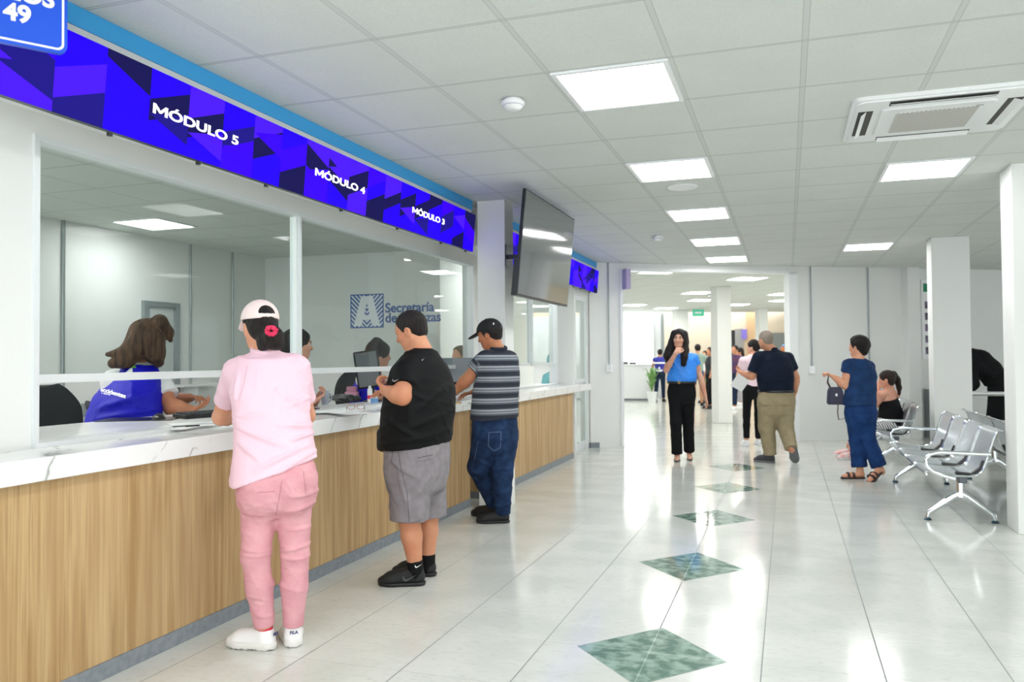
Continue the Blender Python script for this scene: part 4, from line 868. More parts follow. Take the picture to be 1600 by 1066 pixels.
def shoe(root, loc, ank, toe, kind, s=1.0, m=None, ms=None, lift=0, h=.006, L=None):
    "ank: ankle joint, toe: tip of the shoe on its sole; built along the line from heel to toe"
    ank, toe = npv(ank), npv(toe); fwd = toe-ank; L = L or .27*s
    if lift == 0:
        dz = unit((fwd[0], fwd[1], 0)); up = np.array([0, 0, 1.]); heel = np.array([ank[0], ank[1], .0])-dz*.055*s; toe = heel+dz*L
    else:
        dz = unit(fwd-np.array([0, 0, 0])); rt = unit(np.cross(dz, (0, 0, 1))); up = unit(np.cross(rt, dz)); heel = toe-dz*L; up_off = (ank-heel)@up
    rt = np.cross(dz, up)
    def P(t, h_, x=0): return heel+dz*t*L+up*h_*s+rt*x*s
    lo = np.minimum(np.minimum(P(0, 0), P(1, 0)), ank)-.08; hi = np.maximum(np.maximum(P(0, .1), P(1, .1)), ank)+.08
    if lift == 0: lo[2] = -.01
    if kind in ('sneaker', 'chunky', 'slip'):
        st = .022 if kind == 'sneaker' else (.036 if kind == 'chunky' else .02); f = SDF(lo, hi, h); wd = 1.0 if kind != 'chunky' else 1.12
        f.cap(P(.16, .045), P(.72, .036), .036*s*wd, .044*s*wd, k=.02, flat=(up, .95)); f.cap(P(.72, .030), P(.87, .026), .043*s*wd, .034*s*wd, k=.02, flat=(up, .75))
        f.cap(P(.17, .045), P(.19, .085), .036*s, .038*s, k=.02); f.cap(P(.25, .075), P(.62, .050), .034*s, .030*s, k=.03)
        f.cut(P(0, st*.7), -up); f.cut(P(.2, .098), up); f.ell(P(.21, .105), (.028*s, .028*s, .04*s), k=0, sub=True)
        u = f.mesh('shoe', m, loc, root)
        f = SDF(lo, hi, h); f.cap(P(.15, .02), P(.70, .02), .041*s*wd, .051*s*wd, k=.02); f.cap(P(.70, .02), P(.84, .02), .050*s*wd, .041*s*wd, k=.03); f.cut(P(0, st), up); f.cut(P(0, 0), -up)
        if kind == 'chunky':
            for t in (.05, .30, .37, .44, .58, .68, .78, .88): f.cap(P(t, -.002, -.08), P(t, -.002, .08), .009*s, k=0, sub=True)
        f.mesh('sole', ms or m, loc, u, smooth=0)
        q = MB(); N_ = 4
        for i in range(N_):
            t = .36+.30*i/(N_-1); hh = .092-.030*i/(N_-1); q.tube([V(P(t, hh-.008, -.024)), V(P(t+.01, hh+.002, 0)), V(P(t, hh-.008, .024))], .0032*s, 6)
        if kind != 'slip':
            o = q.obj('laces', ms if kind == 'chunky' else m, u, True); o.data.transform(Matrix.Translation(-V(loc)))
        return u, P
    if kind == 'sandal':
        f = SDF(lo, hi, h); f.cap(P(.14, .01), P(.70, .01), .037*s, .048*s, k=.02); f.cap(P(.7, .01), P(.86, .01), .047*s, .038*s, k=.02); f.cut(P(0, .022), up); f.cut(P(0, 0), -up); u = f.mesh('sandal', m, loc, root)
        f = SDF(lo, hi, h)
        for t in (.50, .70): f.cap(P(t, .035, -.015), P(t, .035, .015), .040*s, k=.01, flat=(dz, .42))
        f.cut(P(0, .01), -up); f.mesh('strap', m, loc, u); return u, P
    if kind == 'heel':
        f = SDF(lo, hi, h*.8); f.cap(P(.5, .012), P(.88, .012), .040*s, .026*s, k=.02, flat=(up, .5)); f.cap(P(.1, .050), P(.5, .015), .026*s, .036*s, k=.02, flat=(up, .5)); f.cap(P(.08, .0), P(.10, .045), .009*s, .014*s, k=.01); f.cut(P(0, 0), -up); u = f.mesh('shoe', m, loc, root); return u, P
def add_foot(f, P, s=1.0):
    f.cap(P(.13, .045), P(.62, .035), .030*s, .030*s, k=.02); f.cap(P(.62, .033), P(.86, .026), .034*s, .026*s, k=.02)
def human(S):
    d0 = S['d']; FPd = FP
    def pj(t): return npv(J(t[0], t[1], d0+(t[2] if len(t) > 2 else 0)))
    def pr(r, dd=0): return r*(d0+dd)/FP
    J_ = {}
    for k in ('head', 'neck'): J_[k] = pj(S[k])
    for k in ('sh', 'el', 'wr', 'hip', 'kn', 'an', 'toe'):
        if k in S: J_[k] = [pj(t) if t is not None else None for t in S[k]]
    loc = npv(S['loc']) if 'loc' in S else npv(((J_['an'][0]+J_['an'][1])/2)*np.array([1, 1, 0])); yaw = S['yaw']; h = S.get('h', .008)
    root = empty('person', loc, S['label'], 'person'); hs = pr(S['hh'])/.225; HF = rotframe(S.get('hyaw', yaw), S.get('hpitch', 0), S.get('hroll', 0)); hc = J_['head']
    fdir = rotframe(yaw)[1]; pts = [hc]+[p for k in ('sh', 'el', 'wr', 'hip', 'kn', 'an') for p in J_.get(k, []) if p is not None]
    lo = np.min(pts, 0)-.24; hi = np.max(pts, 0)+.26; lo[2] = max(-.01, lo[2]) if 'an' in J_ else lo[2]
    if 'lo' in S: lo[2] = S['lo']
    tor = [tuple(pj(r))+(pr(r[3]), pr(r[4])) for r in S['torso']]; pel = [tuple(pj(r))+(pr(r[3]), pr(r[4])) for r in S.get('pelvis', [])]
    if pel: b_ = min(pel, key=lambda r: r[2]); pel.append((b_[0], b_[1], b_[2]-.05, b_[3]*.55, b_[4]*.5))
    ar = [pr(x) for x in S['arm']]; lg = [pr(x) for x in S['leg']] if 'leg' in S else None
    # ---- body
    f = SDF(lo, hi, S.get('hb', h))
    P = add_head(f, hc, hs, HF); f.chain([P(0, -.022, -.055), J_['neck']], [.050*hs, .054*hs], k=.03)
    sh_ = lambda R_, e: [(a, b, c, max(.03, x-e), max(.03, y-e)) for a, b, c, x, y in R_]
    if len(tor) > 1: f.loft(sh_(tor, .02), yaw, k=.03)
    if pel: f.loft(sh_(pel, .02), yaw, k=.03)
    for i in (0, 1):
        if J_['sh'][i] is not None and not S.get('notrap'): f.cap(J_['neck']-np.array([0, 0, .02]), J_['sh'][i], .045*hs, .036*hs, k=.04)
        if J_['sh'][i] is not None and J_['el'][i] is not None:
            a, b = J_['sh'][i], J_['el'][i]; f.chain([a, a*.5+b*.5, b], [ar[0], ar[0]*.94, ar[1]], k=.02)
            if J_['wr'][i] is not None:
                c = J_['wr'][i]; f.chain([b, b*.68+c*.32, c], [ar[1], ar[1]*1.04, ar[2]], k=.015)
                if S.get('hand') and S['hand'][i]:
                    H = S['hand'][i]; hd = pj(H['to'])-c if 'to' in H else npv(H['dir']); add_hand(f, c, hd, H['pn'], S.get('hands', hs*.95), H.get('side', 1), H.get('curl', .5), H.get('thumb', .5))
        if lg and J_['hip'][i] is not None and J_['kn'][i] is not None:
            a, b = J_['hip'][i], J_['kn'][i]; f.chain([a, b], [lg[0], lg[1]], k=.03)
            if J_['an'][i] is not None:
                c = J_['an'][i]; f.chain([b, b*.68+c*.32, c], [lg[1]*.95, lg[2], lg[3]], k=.02)
    feet = []
    if S.get('shoes'):
        for i in (0, 1):
            if J_['an'][i] is None or J_['toe'][i] is None: continue
            K = S['shoes']; lift = (S.get('lift') or (0, 0))[i]
            u, SP = shoe(root, loc, J_['an'][i], J_['toe'][i], K['kind'], K.get('s', hs), K['m'], K.get('ms'), lift, min(h, .006)); feet.append((u, SP))
            if K['kind'] in ('sandal', 'heel'): add_foot(f, SP, K.get('s', hs)); f.cap(J_['an'][i], SP(.2, .05), lg[3], .03*hs, k=.02)
    body = f.mesh('body', skin(S['skin']), loc, root)
    # ---- face details
    if S.get('face'):
        for q_ in (-1, 1):
            e = MB()
            bmesh.ops.create_uvsphere(e.b, u_segments=12, v_segments=8, radius=.0125*hs, matrix=Matrix.Translation(V(P(q_*.029, .0755, .008)-loc))); eo = e.obj('eye', M_EYE, root, True)
            e = MB(); bmesh.ops.create_uvsphere(e.b, u_segments=12, v_segments=8, radius=.0080*hs, matrix=Matrix.Translation(V(P(q_*.029, .0815, .008)-loc))); e.obj('iris', M_IRIS, eo, True)
            e = MB(); e.tube([V(P(q_*x, y, z)-loc) for x, y, z in ((.012, .0895, .025), (.028, .0895, .031), (.045, .0785, .027))], [.0032*hs, .0042*hs, .002*hs], 6, flat=.8); e.obj('eyebrow', M_BROW, root, True)
            e = MB(); e.tube([V(P(q_*x, y, z)-loc) for x, y, z in ((.014, .0845, .010), (.029, .0895, .0165), (.044, .080, .011))], .0026*hs, 6); e.obj('eyelid', M_BROW, eo, True)
        fl = SDF(P(0, .08, -.055)-.05*hs, P(0, .08, -.055)+.05*hs, .0025); fl.ell(P(0, .0795, -.0505), (hs*.022, hs*.010, hs*.0048), HF, k=.002); fl.ell(P(0, .0775, -.0595), (hs*.018, hs*.010, hs*.0058), HF, k=.002); fl.mesh('lips', M_LIP, loc, root)
    # ---- hair
    if S.get('hair'):
        Hh = S['hair']; f = SDF(np.minimum(hc-.2*hs, np.min([pj(t) for t in Hh.get('tail', [])]+[hc], 0)-.09), np.maximum(hc+.2*hs, np.max([pj(t) for t in Hh.get('tail', [])]+[hc], 0)+.09), Hh.get('h', min(h, .006))); g = Hh.get('g', .010); kd = Hh['kind']
        fc = Hh.get('front', .052)
        if kd == 'short':
            f.ell(P(0, -.014, .030), (hs*(.074+g), hs*(.094+g), hs*(.084+g)), HF, clip=[(P(0, fc, .06), HF[1]*.85-HF[2]*.35), (P(0, -.02, -.030), HF[1]*.25-HF[2])]); f.ell(P(0, -.045, -.028), (hs*.060, hs*.050, hs*.045), HF, k=.02, clip=[(P(0, -.02, -.062), -HF[2]), (P(0, -.012, 0), HF[1])])
            for q_ in (-1, 1): f.ell(P(q_*.085, .0, -.022), (hs*.02, hs*.022, hs*.03), HF, sub=True)
        else:
            f.ell(P(0, -.014, .030), (hs*(.074+g), hs*(.094+g), hs*(.084+g)), HF); f.ell(P(0, -.045, -.03), (hs*.07, hs*.055, hs*.06), HF, k=.03)
        for ch in Hh.get('chains', []):
            pts_ = [P(*t[:3]) if len(t) == 4 else pj(t[1:4]) for t in ch]; rs = [(t[3]*hs if len(t) == 4 else pr(t[4])) for t in ch]
            f.chain(pts_, rs, k=.02)
        if kd != 'short': f.ell(P(Hh.get('fx', 0), .098, -.03), (hs*.062, hs*.075, hs*Hh.get('fz', .098)), HF, k=0, sub=True)
        f.mesh('hair', Hh['m'], loc, root, folds=strands(int(hc[0]*1000) % 97, Hh.get('amp', .0035), Hh.get('sc', 70)), smooth=1)
    # ---- garments
    for G in S.get('clothes', []):
        f = SDF(lo-.02, hi+.02, G.get('h', h)); k = G.get('k', .03); ty = G['type']
        if ty == 'top':
            zt = G.get('top', None); e = G.get('grow', 0); R_ = [(a, b, c, x+e, y+e) for a, b, c, x, y in tor]
            f.loft(R_, yaw, k=k, pw=G.get('pw', 2.3))
            for i in (0, 1):
                if J_['sh'][i] is None: continue
                if not G.get('strap'): f.cap(J_['neck']-np.array([0, 0, .03]), J_['sh'][i], pr(G.get('trap', 0)) or .058*hs, G.get('shr', .05)*hs, k=.04)
                if G.get('sleeve') and G['sleeve'][i] and J_['el'][i] is not None:
                    t, r1, r2 = G['sleeve'][i]; a, b = J_['sh'][i], J_['el'][i]; r1, r2 = pr(r1), pr(r2)
                    if t <= 1: e_ = a+(b-a)*t; f.cap(a, a+(b-a)*(t+.02), r1, r2, k=k, clip=[(e_, b-a)])
                    else: c = J_['wr'][i]; e_ = b+(c-b)*(t-1); f.cap(a, b, r1, (r1+r2)/2, k=k); f.cap(b, e_+(c-b)*.02, (r1+r2)/2, r2, k=k, clip=[(e_, c-b)])
            for ex in G.get('extra', []): f.chain([pj(t) for t in ex], [pr(t[3]) for t in ex], k=.03)
            if 'hem' in G:
                for (hx, hy, nx, nz) in G['hem']: f.cut(pj((hx, hy)), npv(RT)*nx+npv(UP)*nz)
            if G.get('neckhole', 1): f.cap(J_['neck']*1.0+np.array([0, 0, .0]), P(0, -.01, -.05), G.get('nr', .058)*hs, k=0, sub=True)
            for c, r in G.get('holes', []): f.cap(pj(c[0]), pj(c[1]), pr(r), k=0, sub=True)
        elif ty == 'legs':
            e = G.get('grow', 0)
            if pel: f.loft([(a, b, c, x+e, y+e) for a, b, c, x, y in pel], yaw, k=k)
            rt_ = [pr(x) for x in G['r']]
            for i in (0, 1):
                if J_['hip'][i] is None or J_['kn'][i] is None: continue
                a, b, c = J_['hip'][i], J_['kn'][i], J_['an'][i]; t = G.get('end', 1.9)
                if t <= 1: e_ = a+(b-a)*t; f.cap(a, a+(b-a)*(t+.03), rt_[0], rt_[1], k=k, clip=[(e_, (b-a) if not G.get('flathem') else (0, 0, -1))])
                else:
                    f.cap(a, b, rt_[0], rt_[1], k=k)
                    if c is not None: m_ = b*.6+c*.4; e_ = b+(c-b)*(t-1); f.cap(b, m_, rt_[1], rt_[2], k=.02); f.cap(m_, e_+(c-b)*.02, rt_[2], rt_[3], k=.02, clip=[(e_, (c-b))])
            for ex in G.get('extra', []): f.chain([pj(t) for t in ex], [pr(t[3]) for t in ex], k=.03)
            if 'waist' in G: f.cut(pj(G['waist']), npv(UP))
        fo = ridges(G.get('seed', 3), G.get('fold', .006), G.get('wl', .10), G.get('bias', (1, 1, 2.5))) if G.get('fold', .006) else None
        if G.get('lines'): fo = lines_fold([(pj(a), pj(b), pr(w), h_) for a, b, w, h_ in G['lines']], fo)
        S.setdefault('made', {})[G['name']] = f.mesh(G['name'], G['m'], loc, root, folds=fo, smooth=G.get('sm', 2), attr=G.get('attr'))
    return root, P, pj, HF, hs, J_, feet, loc, hc
def child(q, name, m, root, loc, smooth=True, **kw):
    o = q.obj(name, m, root, smooth, **kw); o.data.transform(Matrix.Translation(-V(loc))); return o
# ------------------------------------------------------------------ people
M_HDARK = mat('black_hair', '0f0b0a', .5, spec=.3, bump=(110, 1.0, (1, 1, .08)), var=(60, '1e1613', 1, (1, 1, .1))); M_HBRN = mat('brown_hair', '3a271d', .5, spec=.3, bump=(110, 1.0, (1, 1, .10)), var=(34, '6b4f3c', 1, (1, 1, .12)))
M_HGREY = mat('cropped_grey_hair', '8d8074', .8, bump=(300, .4)); M_HBR2 = mat('dark_brown_hair', '21140f', .5, spec=.3, bump=(110, .8, (1, 1, .10)))
def hat(root, loc, P, F, hs, m, opening=False, brim=True):
    c = P(0, 0, .05); f = SDF(c-.26*hs, c+.26*hs, .004)
    f.ell(P(0, -.010, .032), (hs*.087, hs*.107, hs*.094), F); f.cut(P(0, 0, .030), F[1]*.18-F[2])
    if opening: f.ell(P(0, -.125, .040), (hs*.046, hs*.05, hs*.042), F, k=0, sub=True); f.chain([P(-.05, -.090, .030), P(-.028, -.109, .026), P(0, -.114, .025), P(.028, -.109, .026), P(.05, -.090, .030)], [.010*hs]*5, k=.004, flat=(F[1], .35))
    o = f.mesh('cap', m, loc, root)
    if brim:
        f = SDF(c-.26*hs, c+.26*hs, .004); f.cap(P(0, .075, .040), P(0, .125, .030), .068*hs, .060*hs, k=.01, flat=(F[2]*.95+F[1]*.2, .09)); f.mesh('cap_brim', m, loc, o)
    q = MB(); q.lathe([(.008*hs, -.004), (.007*hs, .002), (.003*hs, .004)], P(0, -.010, .126)-loc, 10); q.obj('cap_button', m, o, True)
    return o
def swoosh(root, loc, c, ex, ey, size, m, name='emblem', parent=None):
    P = [(0, .30), (.06, .12), (.16, .02), (.30, .03), (1, .45), (.36, .17), (.22, .16), (.12, .22), (.05, .42)]
    q = MB(); ex, ey = unit(ex), unit(ey); q.prism([(a*size, b*size) for a, b in P], 0, .0015, (V(npv(c)-loc), V(ex), V(ey), V(ex).cross(V(ey)))); return q.obj(name, m, parent or root)
MW = M_WHITE
# 1 ---- woman in pink
C_PINK = cloth('pale_pink_pique', 'ebc6d3'); C_PJ = cloth('rose_pink_denim', 'd3969e', var=(14, 'daa2a8', 1)); M_SHW = mat('white_leather', 'e9e7e6', .45, bump=(120, .1))
S = dict(label='woman in pale pink shirt, pink trousers and cap leaning on the near counter', d=3.83, yaw=.80, hyaw=.98, hpitch=-.22, hh=76, h=.006, skin='d9a283', loc=(-2.35, 3.27, 0),
    head=(406, 510, .15), neck=(414, 552, .13), sh=[(368, 581, .12), (465, 575, .17)], el=[(345, 652, .33), (479, 650, .28)], wr=[(372, 652, .58), (476, 642, .52)],
    hand=[dict(to=(388, 655, .78), pn=(0, 0, -1), side=-1, curl=.3), dict(to=(470, 650, .70), pn=(0, 0, -1), side=1, curl=.3)],
    hip=[(409, 748, .0), (457, 742, .03)], kn=[(399, 868, -.04), (461, 866, .02)], an=[(414, 986, .0), (458, 986, .05)], toe=[(366, 1012, .05), (452, 1000, .27)],
    torso=[(431, 775, .0, 66, 47), (431, 738, .02, 64, 46), (429, 695, .05, 58, 40), (424, 645, .08, 56, 38), (421, 605, .12, 59, 38), (418, 578, .14, 53, 34), (416, 560, .14, 34, 28)],
    pelvis=[(432, 790, 0, 58, 40), (433, 772, 0, 62, 45), (434, 750, 0, 62, 45), (433, 722, .03, 56, 38), (430, 695, .05, 46, 30)],
    arm=(16, 14, 9), leg=(27, 19, 18, 11), shoes=dict(kind='chunky', m=M_SHW, ms=mat('off_white_rubber', 'dcd9d4', .6, bump=(60, .1)), s=.95),
    hair=dict(kind='pony', m=M_HDARK, g=.006, fz=.11, chains=[[('px', 417, 512, .08, 13), ('px', 428, 527, .05, 15), ('px', 431, 536, .05, 12), ('px', 436, 541, .06, 6)], [('px', 420, 520, .07, 14), ('px', 414, 535, .07, 12), ('px', 410, 544, .08, 6)]], tail=[(428, 552, .03)]),
    clothes=[dict(name='trousers', type='legs', m=C_PJ, r=(33, 21.5, 21, 15.5), end=1.93, extra=[[(411, 768, -.08, 25), (410, 785, -.06, 25)], [(456, 760, -.06, 26), (457, 780, -.04, 26)]], fold=.005, wl=.09, bias=(.6, .6, 3), waist=(432, 700), seed=5, lines=[((376, 858, -.1), (418, 866, -.12), 3.2, .012), ((378, 868, -.1), (420, 872, -.12), 2.6, .009), ((442, 858, 0), (482, 852, -.02), 3.2, .011), ((444, 869, 0), (482, 872, -.02), 2.6, .009), ((374, 800, -.1), (415, 806, -.12), 3, .006), ((448, 800, -.1), (490, 786, 0), 3, .010), ((455, 776, -.12), (495, 768, 0), 3, .010), ((446, 830, -.08), (486, 824, 0), 3, .008), ((400, 960, -.05), (426, 966, -.05), 2.6, .006)], h=.006),
             dict(name='shirt', type='top', m=C_PINK, grow=.012, sleeve=[(.66, 20, 19.5), (.70, 21, 19.5)], hem=[(431, 739, .33, -.94), (385, 757, .02, -1)], fold=.007, wl=.17, bias=(1, 1, 2), seed=22,
                  lines=[((470, 700, -.1), (400, 735, -.14), 4, 0.0187), ((478, 712, -.1), (430, 742, -.14), 3.5, 0.0153), ((372, 668, -.08), (440, 700, -.12), 4, 0.0187), ((372, 690, -.08), (410, 722, -.12), 4, 0.0153), ((430, 610, -.03), (474, 640, 0.0340), 4, 0.0170), ((440, 640, -.04), (476, 622, .0), 3.5, 0.0119), ((430, 665, -.08), (476, 668, -.03), 4, 0.0170), ((372, 650, -.05), (420, 648, -.08), 3.5, 0.0102), ((476, 682, -.06), (450, 690, -.1), 3, 0.0170), ((375, 585, 0.0340), (371, 625, .0), 3.5, 0.0136)], h=.006, nr=.05)])
root, P, pj, HF, hs, JJ, feet, loc, hc = human(S)
M_PSEAM = mat('dusty_pink_stitching', 'b07880', .8, bump=(100, .1)); TR = S['made']['trousers']
seam(root, TR, [(440, 752), (436, 780), (431, 806)], 3.83, M_PSEAM, 1.0); seam(root, TR, [(474, 738), (478, 772)], 3.83, M_PSEAM, 1.0); seam(root, TR, [(402, 770), (430, 768)], 3.83, M_PSEAM, .9); seam(root, S['made']['shirt'], [(386, 571), (381, 600), (372, 628)], 3.83, mat('pink_stitching', 'd7aab9', .8, bump=(100, .1)), 1.0)
hat(root, loc, P, HF, hs, mat('pale_pink_canvas', 'f1dcd8', .8, bump=(250, .2)), opening=True)
q = MB(); c = pj((424, 517, -.005)); a = np.linspace(0, 2*math.pi, 26)[:-1]
q.tube([V(c+npv(RT)*(.020*math.cos(t)*(1+.06*math.sin(7*t)))+npv(UP)*(.016*math.sin(t)*(1+.06*math.cos(6*t)))+npv(FWD)*.006*math.sin(5*t)) for t in a], [.011*(1+.16*math.sin(9*t)) for t in a], 8, closed=True); child(q, 'hair_tie', mat('crimson_scrunchie', 'e0315c', .7, bump=(200, .4)), root, loc)
q = MB(); nb_ = JJ['neck']+npv((0, 0, .012)); q.tube([V(nb_+.062*hs*np.array([math.cos(t), math.sin(t), .0])+npv((0, 0, .014*math.sin(t-.8)))) for t in np.linspace(0, 2*math.pi, 20)[:-1]], .014, 8, closed=True, flat=.5); child(q, 'collar', C_PINK, root, loc)
for i in (0, 1):
    f = SDF(JJ['an'][i]-.1, JJ['an'][i]+.1, .005); a = JJ['an'][i]; f.cap(a-np.array([0, 0, .03]), a+np.array([0, 0, .02]), .040, .036, k=.01); f.cut(a+np.array([0, 0, .022]), (0, 0, 1)); f.mesh('sock', mat('red_sock', 'd02a45', .8, bump=(200, .2)), loc, root)
for (u, SPf), xx in zip(feet, (.14, .14)):
    b = SPf(.02, .072); ez = unit(SPf(0, 0)-SPf(1, 0)); exx = unit(np.cross((0, 0, 1), ez)); t = text('lettering', 'FILA', .020, mat('navy_print', '1d2a6b', .5, bump=(30, .02)), b+ez*.012-loc-exx*.020, exx, (0, 0, 1), u, bold=.0008, ext=.001)
# 2 ---- man in black
C_BLK = cloth('black_jersey', '08090b', .7); C_GRY = cloth('grey_cotton_twill', '7f797d', var=(20, '8a8488', 1)); M_SHB = mat('black_knit', '101113', .6, bump=(200, .3)); M_SOLB = mat('black_rubber', '141416', .5, bump=(60, .1))
S = dict(label='man in a black T-shirt and grey shorts standing at the counter, head bowed', d=4.95, yaw=1.28, hyaw=1.62, hpitch=-.42, hh=60, h=.007, hb=.005, skin='c98f6e', loc=(-2.12, 4.55, 0),
    head=(642, 517, .02), neck=(659, 546, .0), sh=[(637, 580, -.13), (682, 580, .14)], el=[(629, 620, -.24), (668, 628, .30)], wr=[(601, 610, -.17), (618, 618, .30)],
    hand=[dict(to=(592, 600, -.10), pn=(0, .3, .3), side=1, curl=.8), dict(to=(600, 612, .28), pn=(0, 0, -1), side=-1, curl=.5)],
    hip=[(641, 728, -.07), (663, 728, .10)], kn=[(640, 812, -.07), (669, 806, .14)], an=[(650, 893, -.06), (668, 881, .15)], toe=[(594, 912, -.06), (620, 894, .18)],
    torso=[(649, 712, .0, 55, 45), (650, 690, 0, 57, 47), (651, 665, 0, 59, 50), (655, 635, 0, 61, 49), (658, 606, 0, 61, 42), (657, 584, 0, 56, 37), (656, 565, 0, 42, 30), (658, 555, 0, 30, 25), (659, 549, 0, 22, 20)],
    pelvis=[(651, 765, 0, 48, 40), (651, 740, 0, 54, 45), (652, 712, 0, 55, 45), (652, 694, 0, 54, 45), (652, 672, 0, 54, 45)],
    arm=(15, 13, 8), leg=(27, 17, 16, 10), shoes=dict(kind='sneaker', m=M_SHB, ms=M_SOLB, s=1.08),
    hair=dict(kind='short', m=M_HDARK, g=.005, h=.004, amp=.0012, sc=160),
    clothes=[dict(name='shorts', type='legs', m=C_GRY, r=(34, 30.5, 0, 0), end=1.0, fold=.007, wl=.12, bias=(1.5, 1.5, .8), waist=(651, 676), seed=8, lines=[((622, 735, -.2), (640, 805, -.2), 4, .012), ((612, 720, -.15), (652, 748, -.22), 4, .012), ((676, 735, .1), (650, 775, -.1), 4, .012), ((655, 770, 0), (668, 810, .1), 4, .008)], h=.006, flathem=1),
             dict(name='t_shirt', type='top', m=C_BLK, sleeve=[(.62, 20, 20.5), (.75, 20, 20)], hem=[(650, 696, .11, -.99)], fold=.007, wl=.15, bias=(1, 1, 2), seed=31, grow=.004, lines=[((697, 602, .05), (655, 640, -.17), 4.5, .014), ((704, 640, .05), (640, 668, -.2), 4.5, .014), ((702, 668, .05), (630, 690, -.2), 4, .014), ((606, 652, -.1), (655, 685, -.2), 4, .012), ((640, 612, -.2), (668, 625, -.16), 4, .010), ((645, 590, -.18), (640, 660, -.2), 5, .008)], h=.006, nr=.056)])
root, P, pj, HF, hs, JJ, feet, loc, hc = human(S)
M_GSEAM = mat('grey_stitching', '4e4a4d', .8, bump=(100, .1)); TR = S['made']['shorts']
seam(root, TR, [(652, 716), (676, 711)], 4.95, M_GSEAM, 1.1, 'back_pocket'); seam(root, TR, [(651, 722), (677, 717)], 4.95, M_GSEAM, .6, 'back_pocket'); seam(root, TR, [(622, 705), (626, 730), (636, 770), (640, 820)], 4.95, M_GSEAM, .8); seam(root, TR, [(614, 704), (611, 722), (622, 734)], 4.95, M_GSEAM, .9, 'side_pocket'); seam(root, TR, [(604, 815), (640, 818), (661, 812)], 4.95, M_GSEAM, .5, 'hem')
for i in (0, 1):
    f = SDF(JJ['an'][i]-.12, JJ['an'][i]+.2, .006); a = JJ['an'][i]; k = JJ['kn'][i]; f.cap(a-np.array([0, 0, .02]), a+(k-a)*.27, .047, .049, k=.01, clip=[(a+(k-a)*.22, k-a)]); so = f.mesh('sock', C_BLK, loc, root)
    if i == 0: swoosh(root, loc, pj((648, 888, -.06-.058)), npv(RT)*1+npv(UP)*.1, npv(UP), .045, MW, parent=so)
    u, SPf = feet[i]
    if i == 0: swoosh(root, loc, SPf(.46, .030, .0)-npv(FWD)*.047, npv(RT)*1+npv(UP)*.05, npv(UP), .085, mat('charcoal_print', '4a4c50', .4, bump=(30, .02)), parent=u)
drape(swoosh(root, loc, pj((613, 597, -.4)), npv(RT), npv(UP), .040, MW), root, S['made']['t_shirt']); drape(swoosh(root, loc, pj((659, 564, -.3)), npv(RT)*.8+npv(UP)*.5, npv(UP), .018, MW), root, S['made']['t_shirt'])
q = MB(); c = pj((608, 683, .0)); q.box(V(c-npv((.05, .09, .085))), V(c+npv((.03, .09, .06))), .03); child(q, 'waist_bag', M_SHB, root, loc)
# 3 ---- man in striped polo
def stripes_mat():
    m = mat('striped_pique', '8e9298', .85, spec=.2, bump=(250, .15)); nb = NB(m); a = nb.nt.nodes.new('ShaderNodeAttribute'); a.attribute_name = 'st'
    v = nb.m('FRACT', nb.m('DIVIDE', a.outputs['Fac'], .088)); r = nb.nt.nodes.new('ShaderNodeValToRGB'); r.color_ramp.interpolation = 'CONSTANT'; nb.nt.links.new(v, r.inputs[0])
    E_ = [(0, '2c303a'), (.20, '565b64'), (.34, '8c9197'), (.48, '5f646d'), (.58, '999ea3'), (.74, '3a3f4a'), (.86, '2c303a')]
    r.color_ramp.elements[0].color = rgb(E_[0][1]); r.color_ramp.elements[1].position = E_[1][0]; r.color_ramp.elements[1].color = rgb(E_[1][1])
    for p_, c_ in E_[2:]: e = r.color_ramp.elements.new(p_); e.color = rgb(c_)
    nb.link(r.outputs[0], 'Base Color'); return m
C_JEAN = cloth('dark_blue_denim', '13233f', var=(12, '22395c', 1))
spL = J(757, 560, 6.65); spE = J(731, 592, 6.68)
def st_attr(p):
    a, b = npv(spL), npv(spE); ab = b-a; t = ((p-a)@ab)/(ab@ab); dist = np.linalg.norm(p-(a+np.clip(t, 0, 1)[:, None]*ab), axis=1); return np.where((dist < .085) & (t > .22), t*np.linalg.norm(ab)*1.0+.3, p[:, 2])
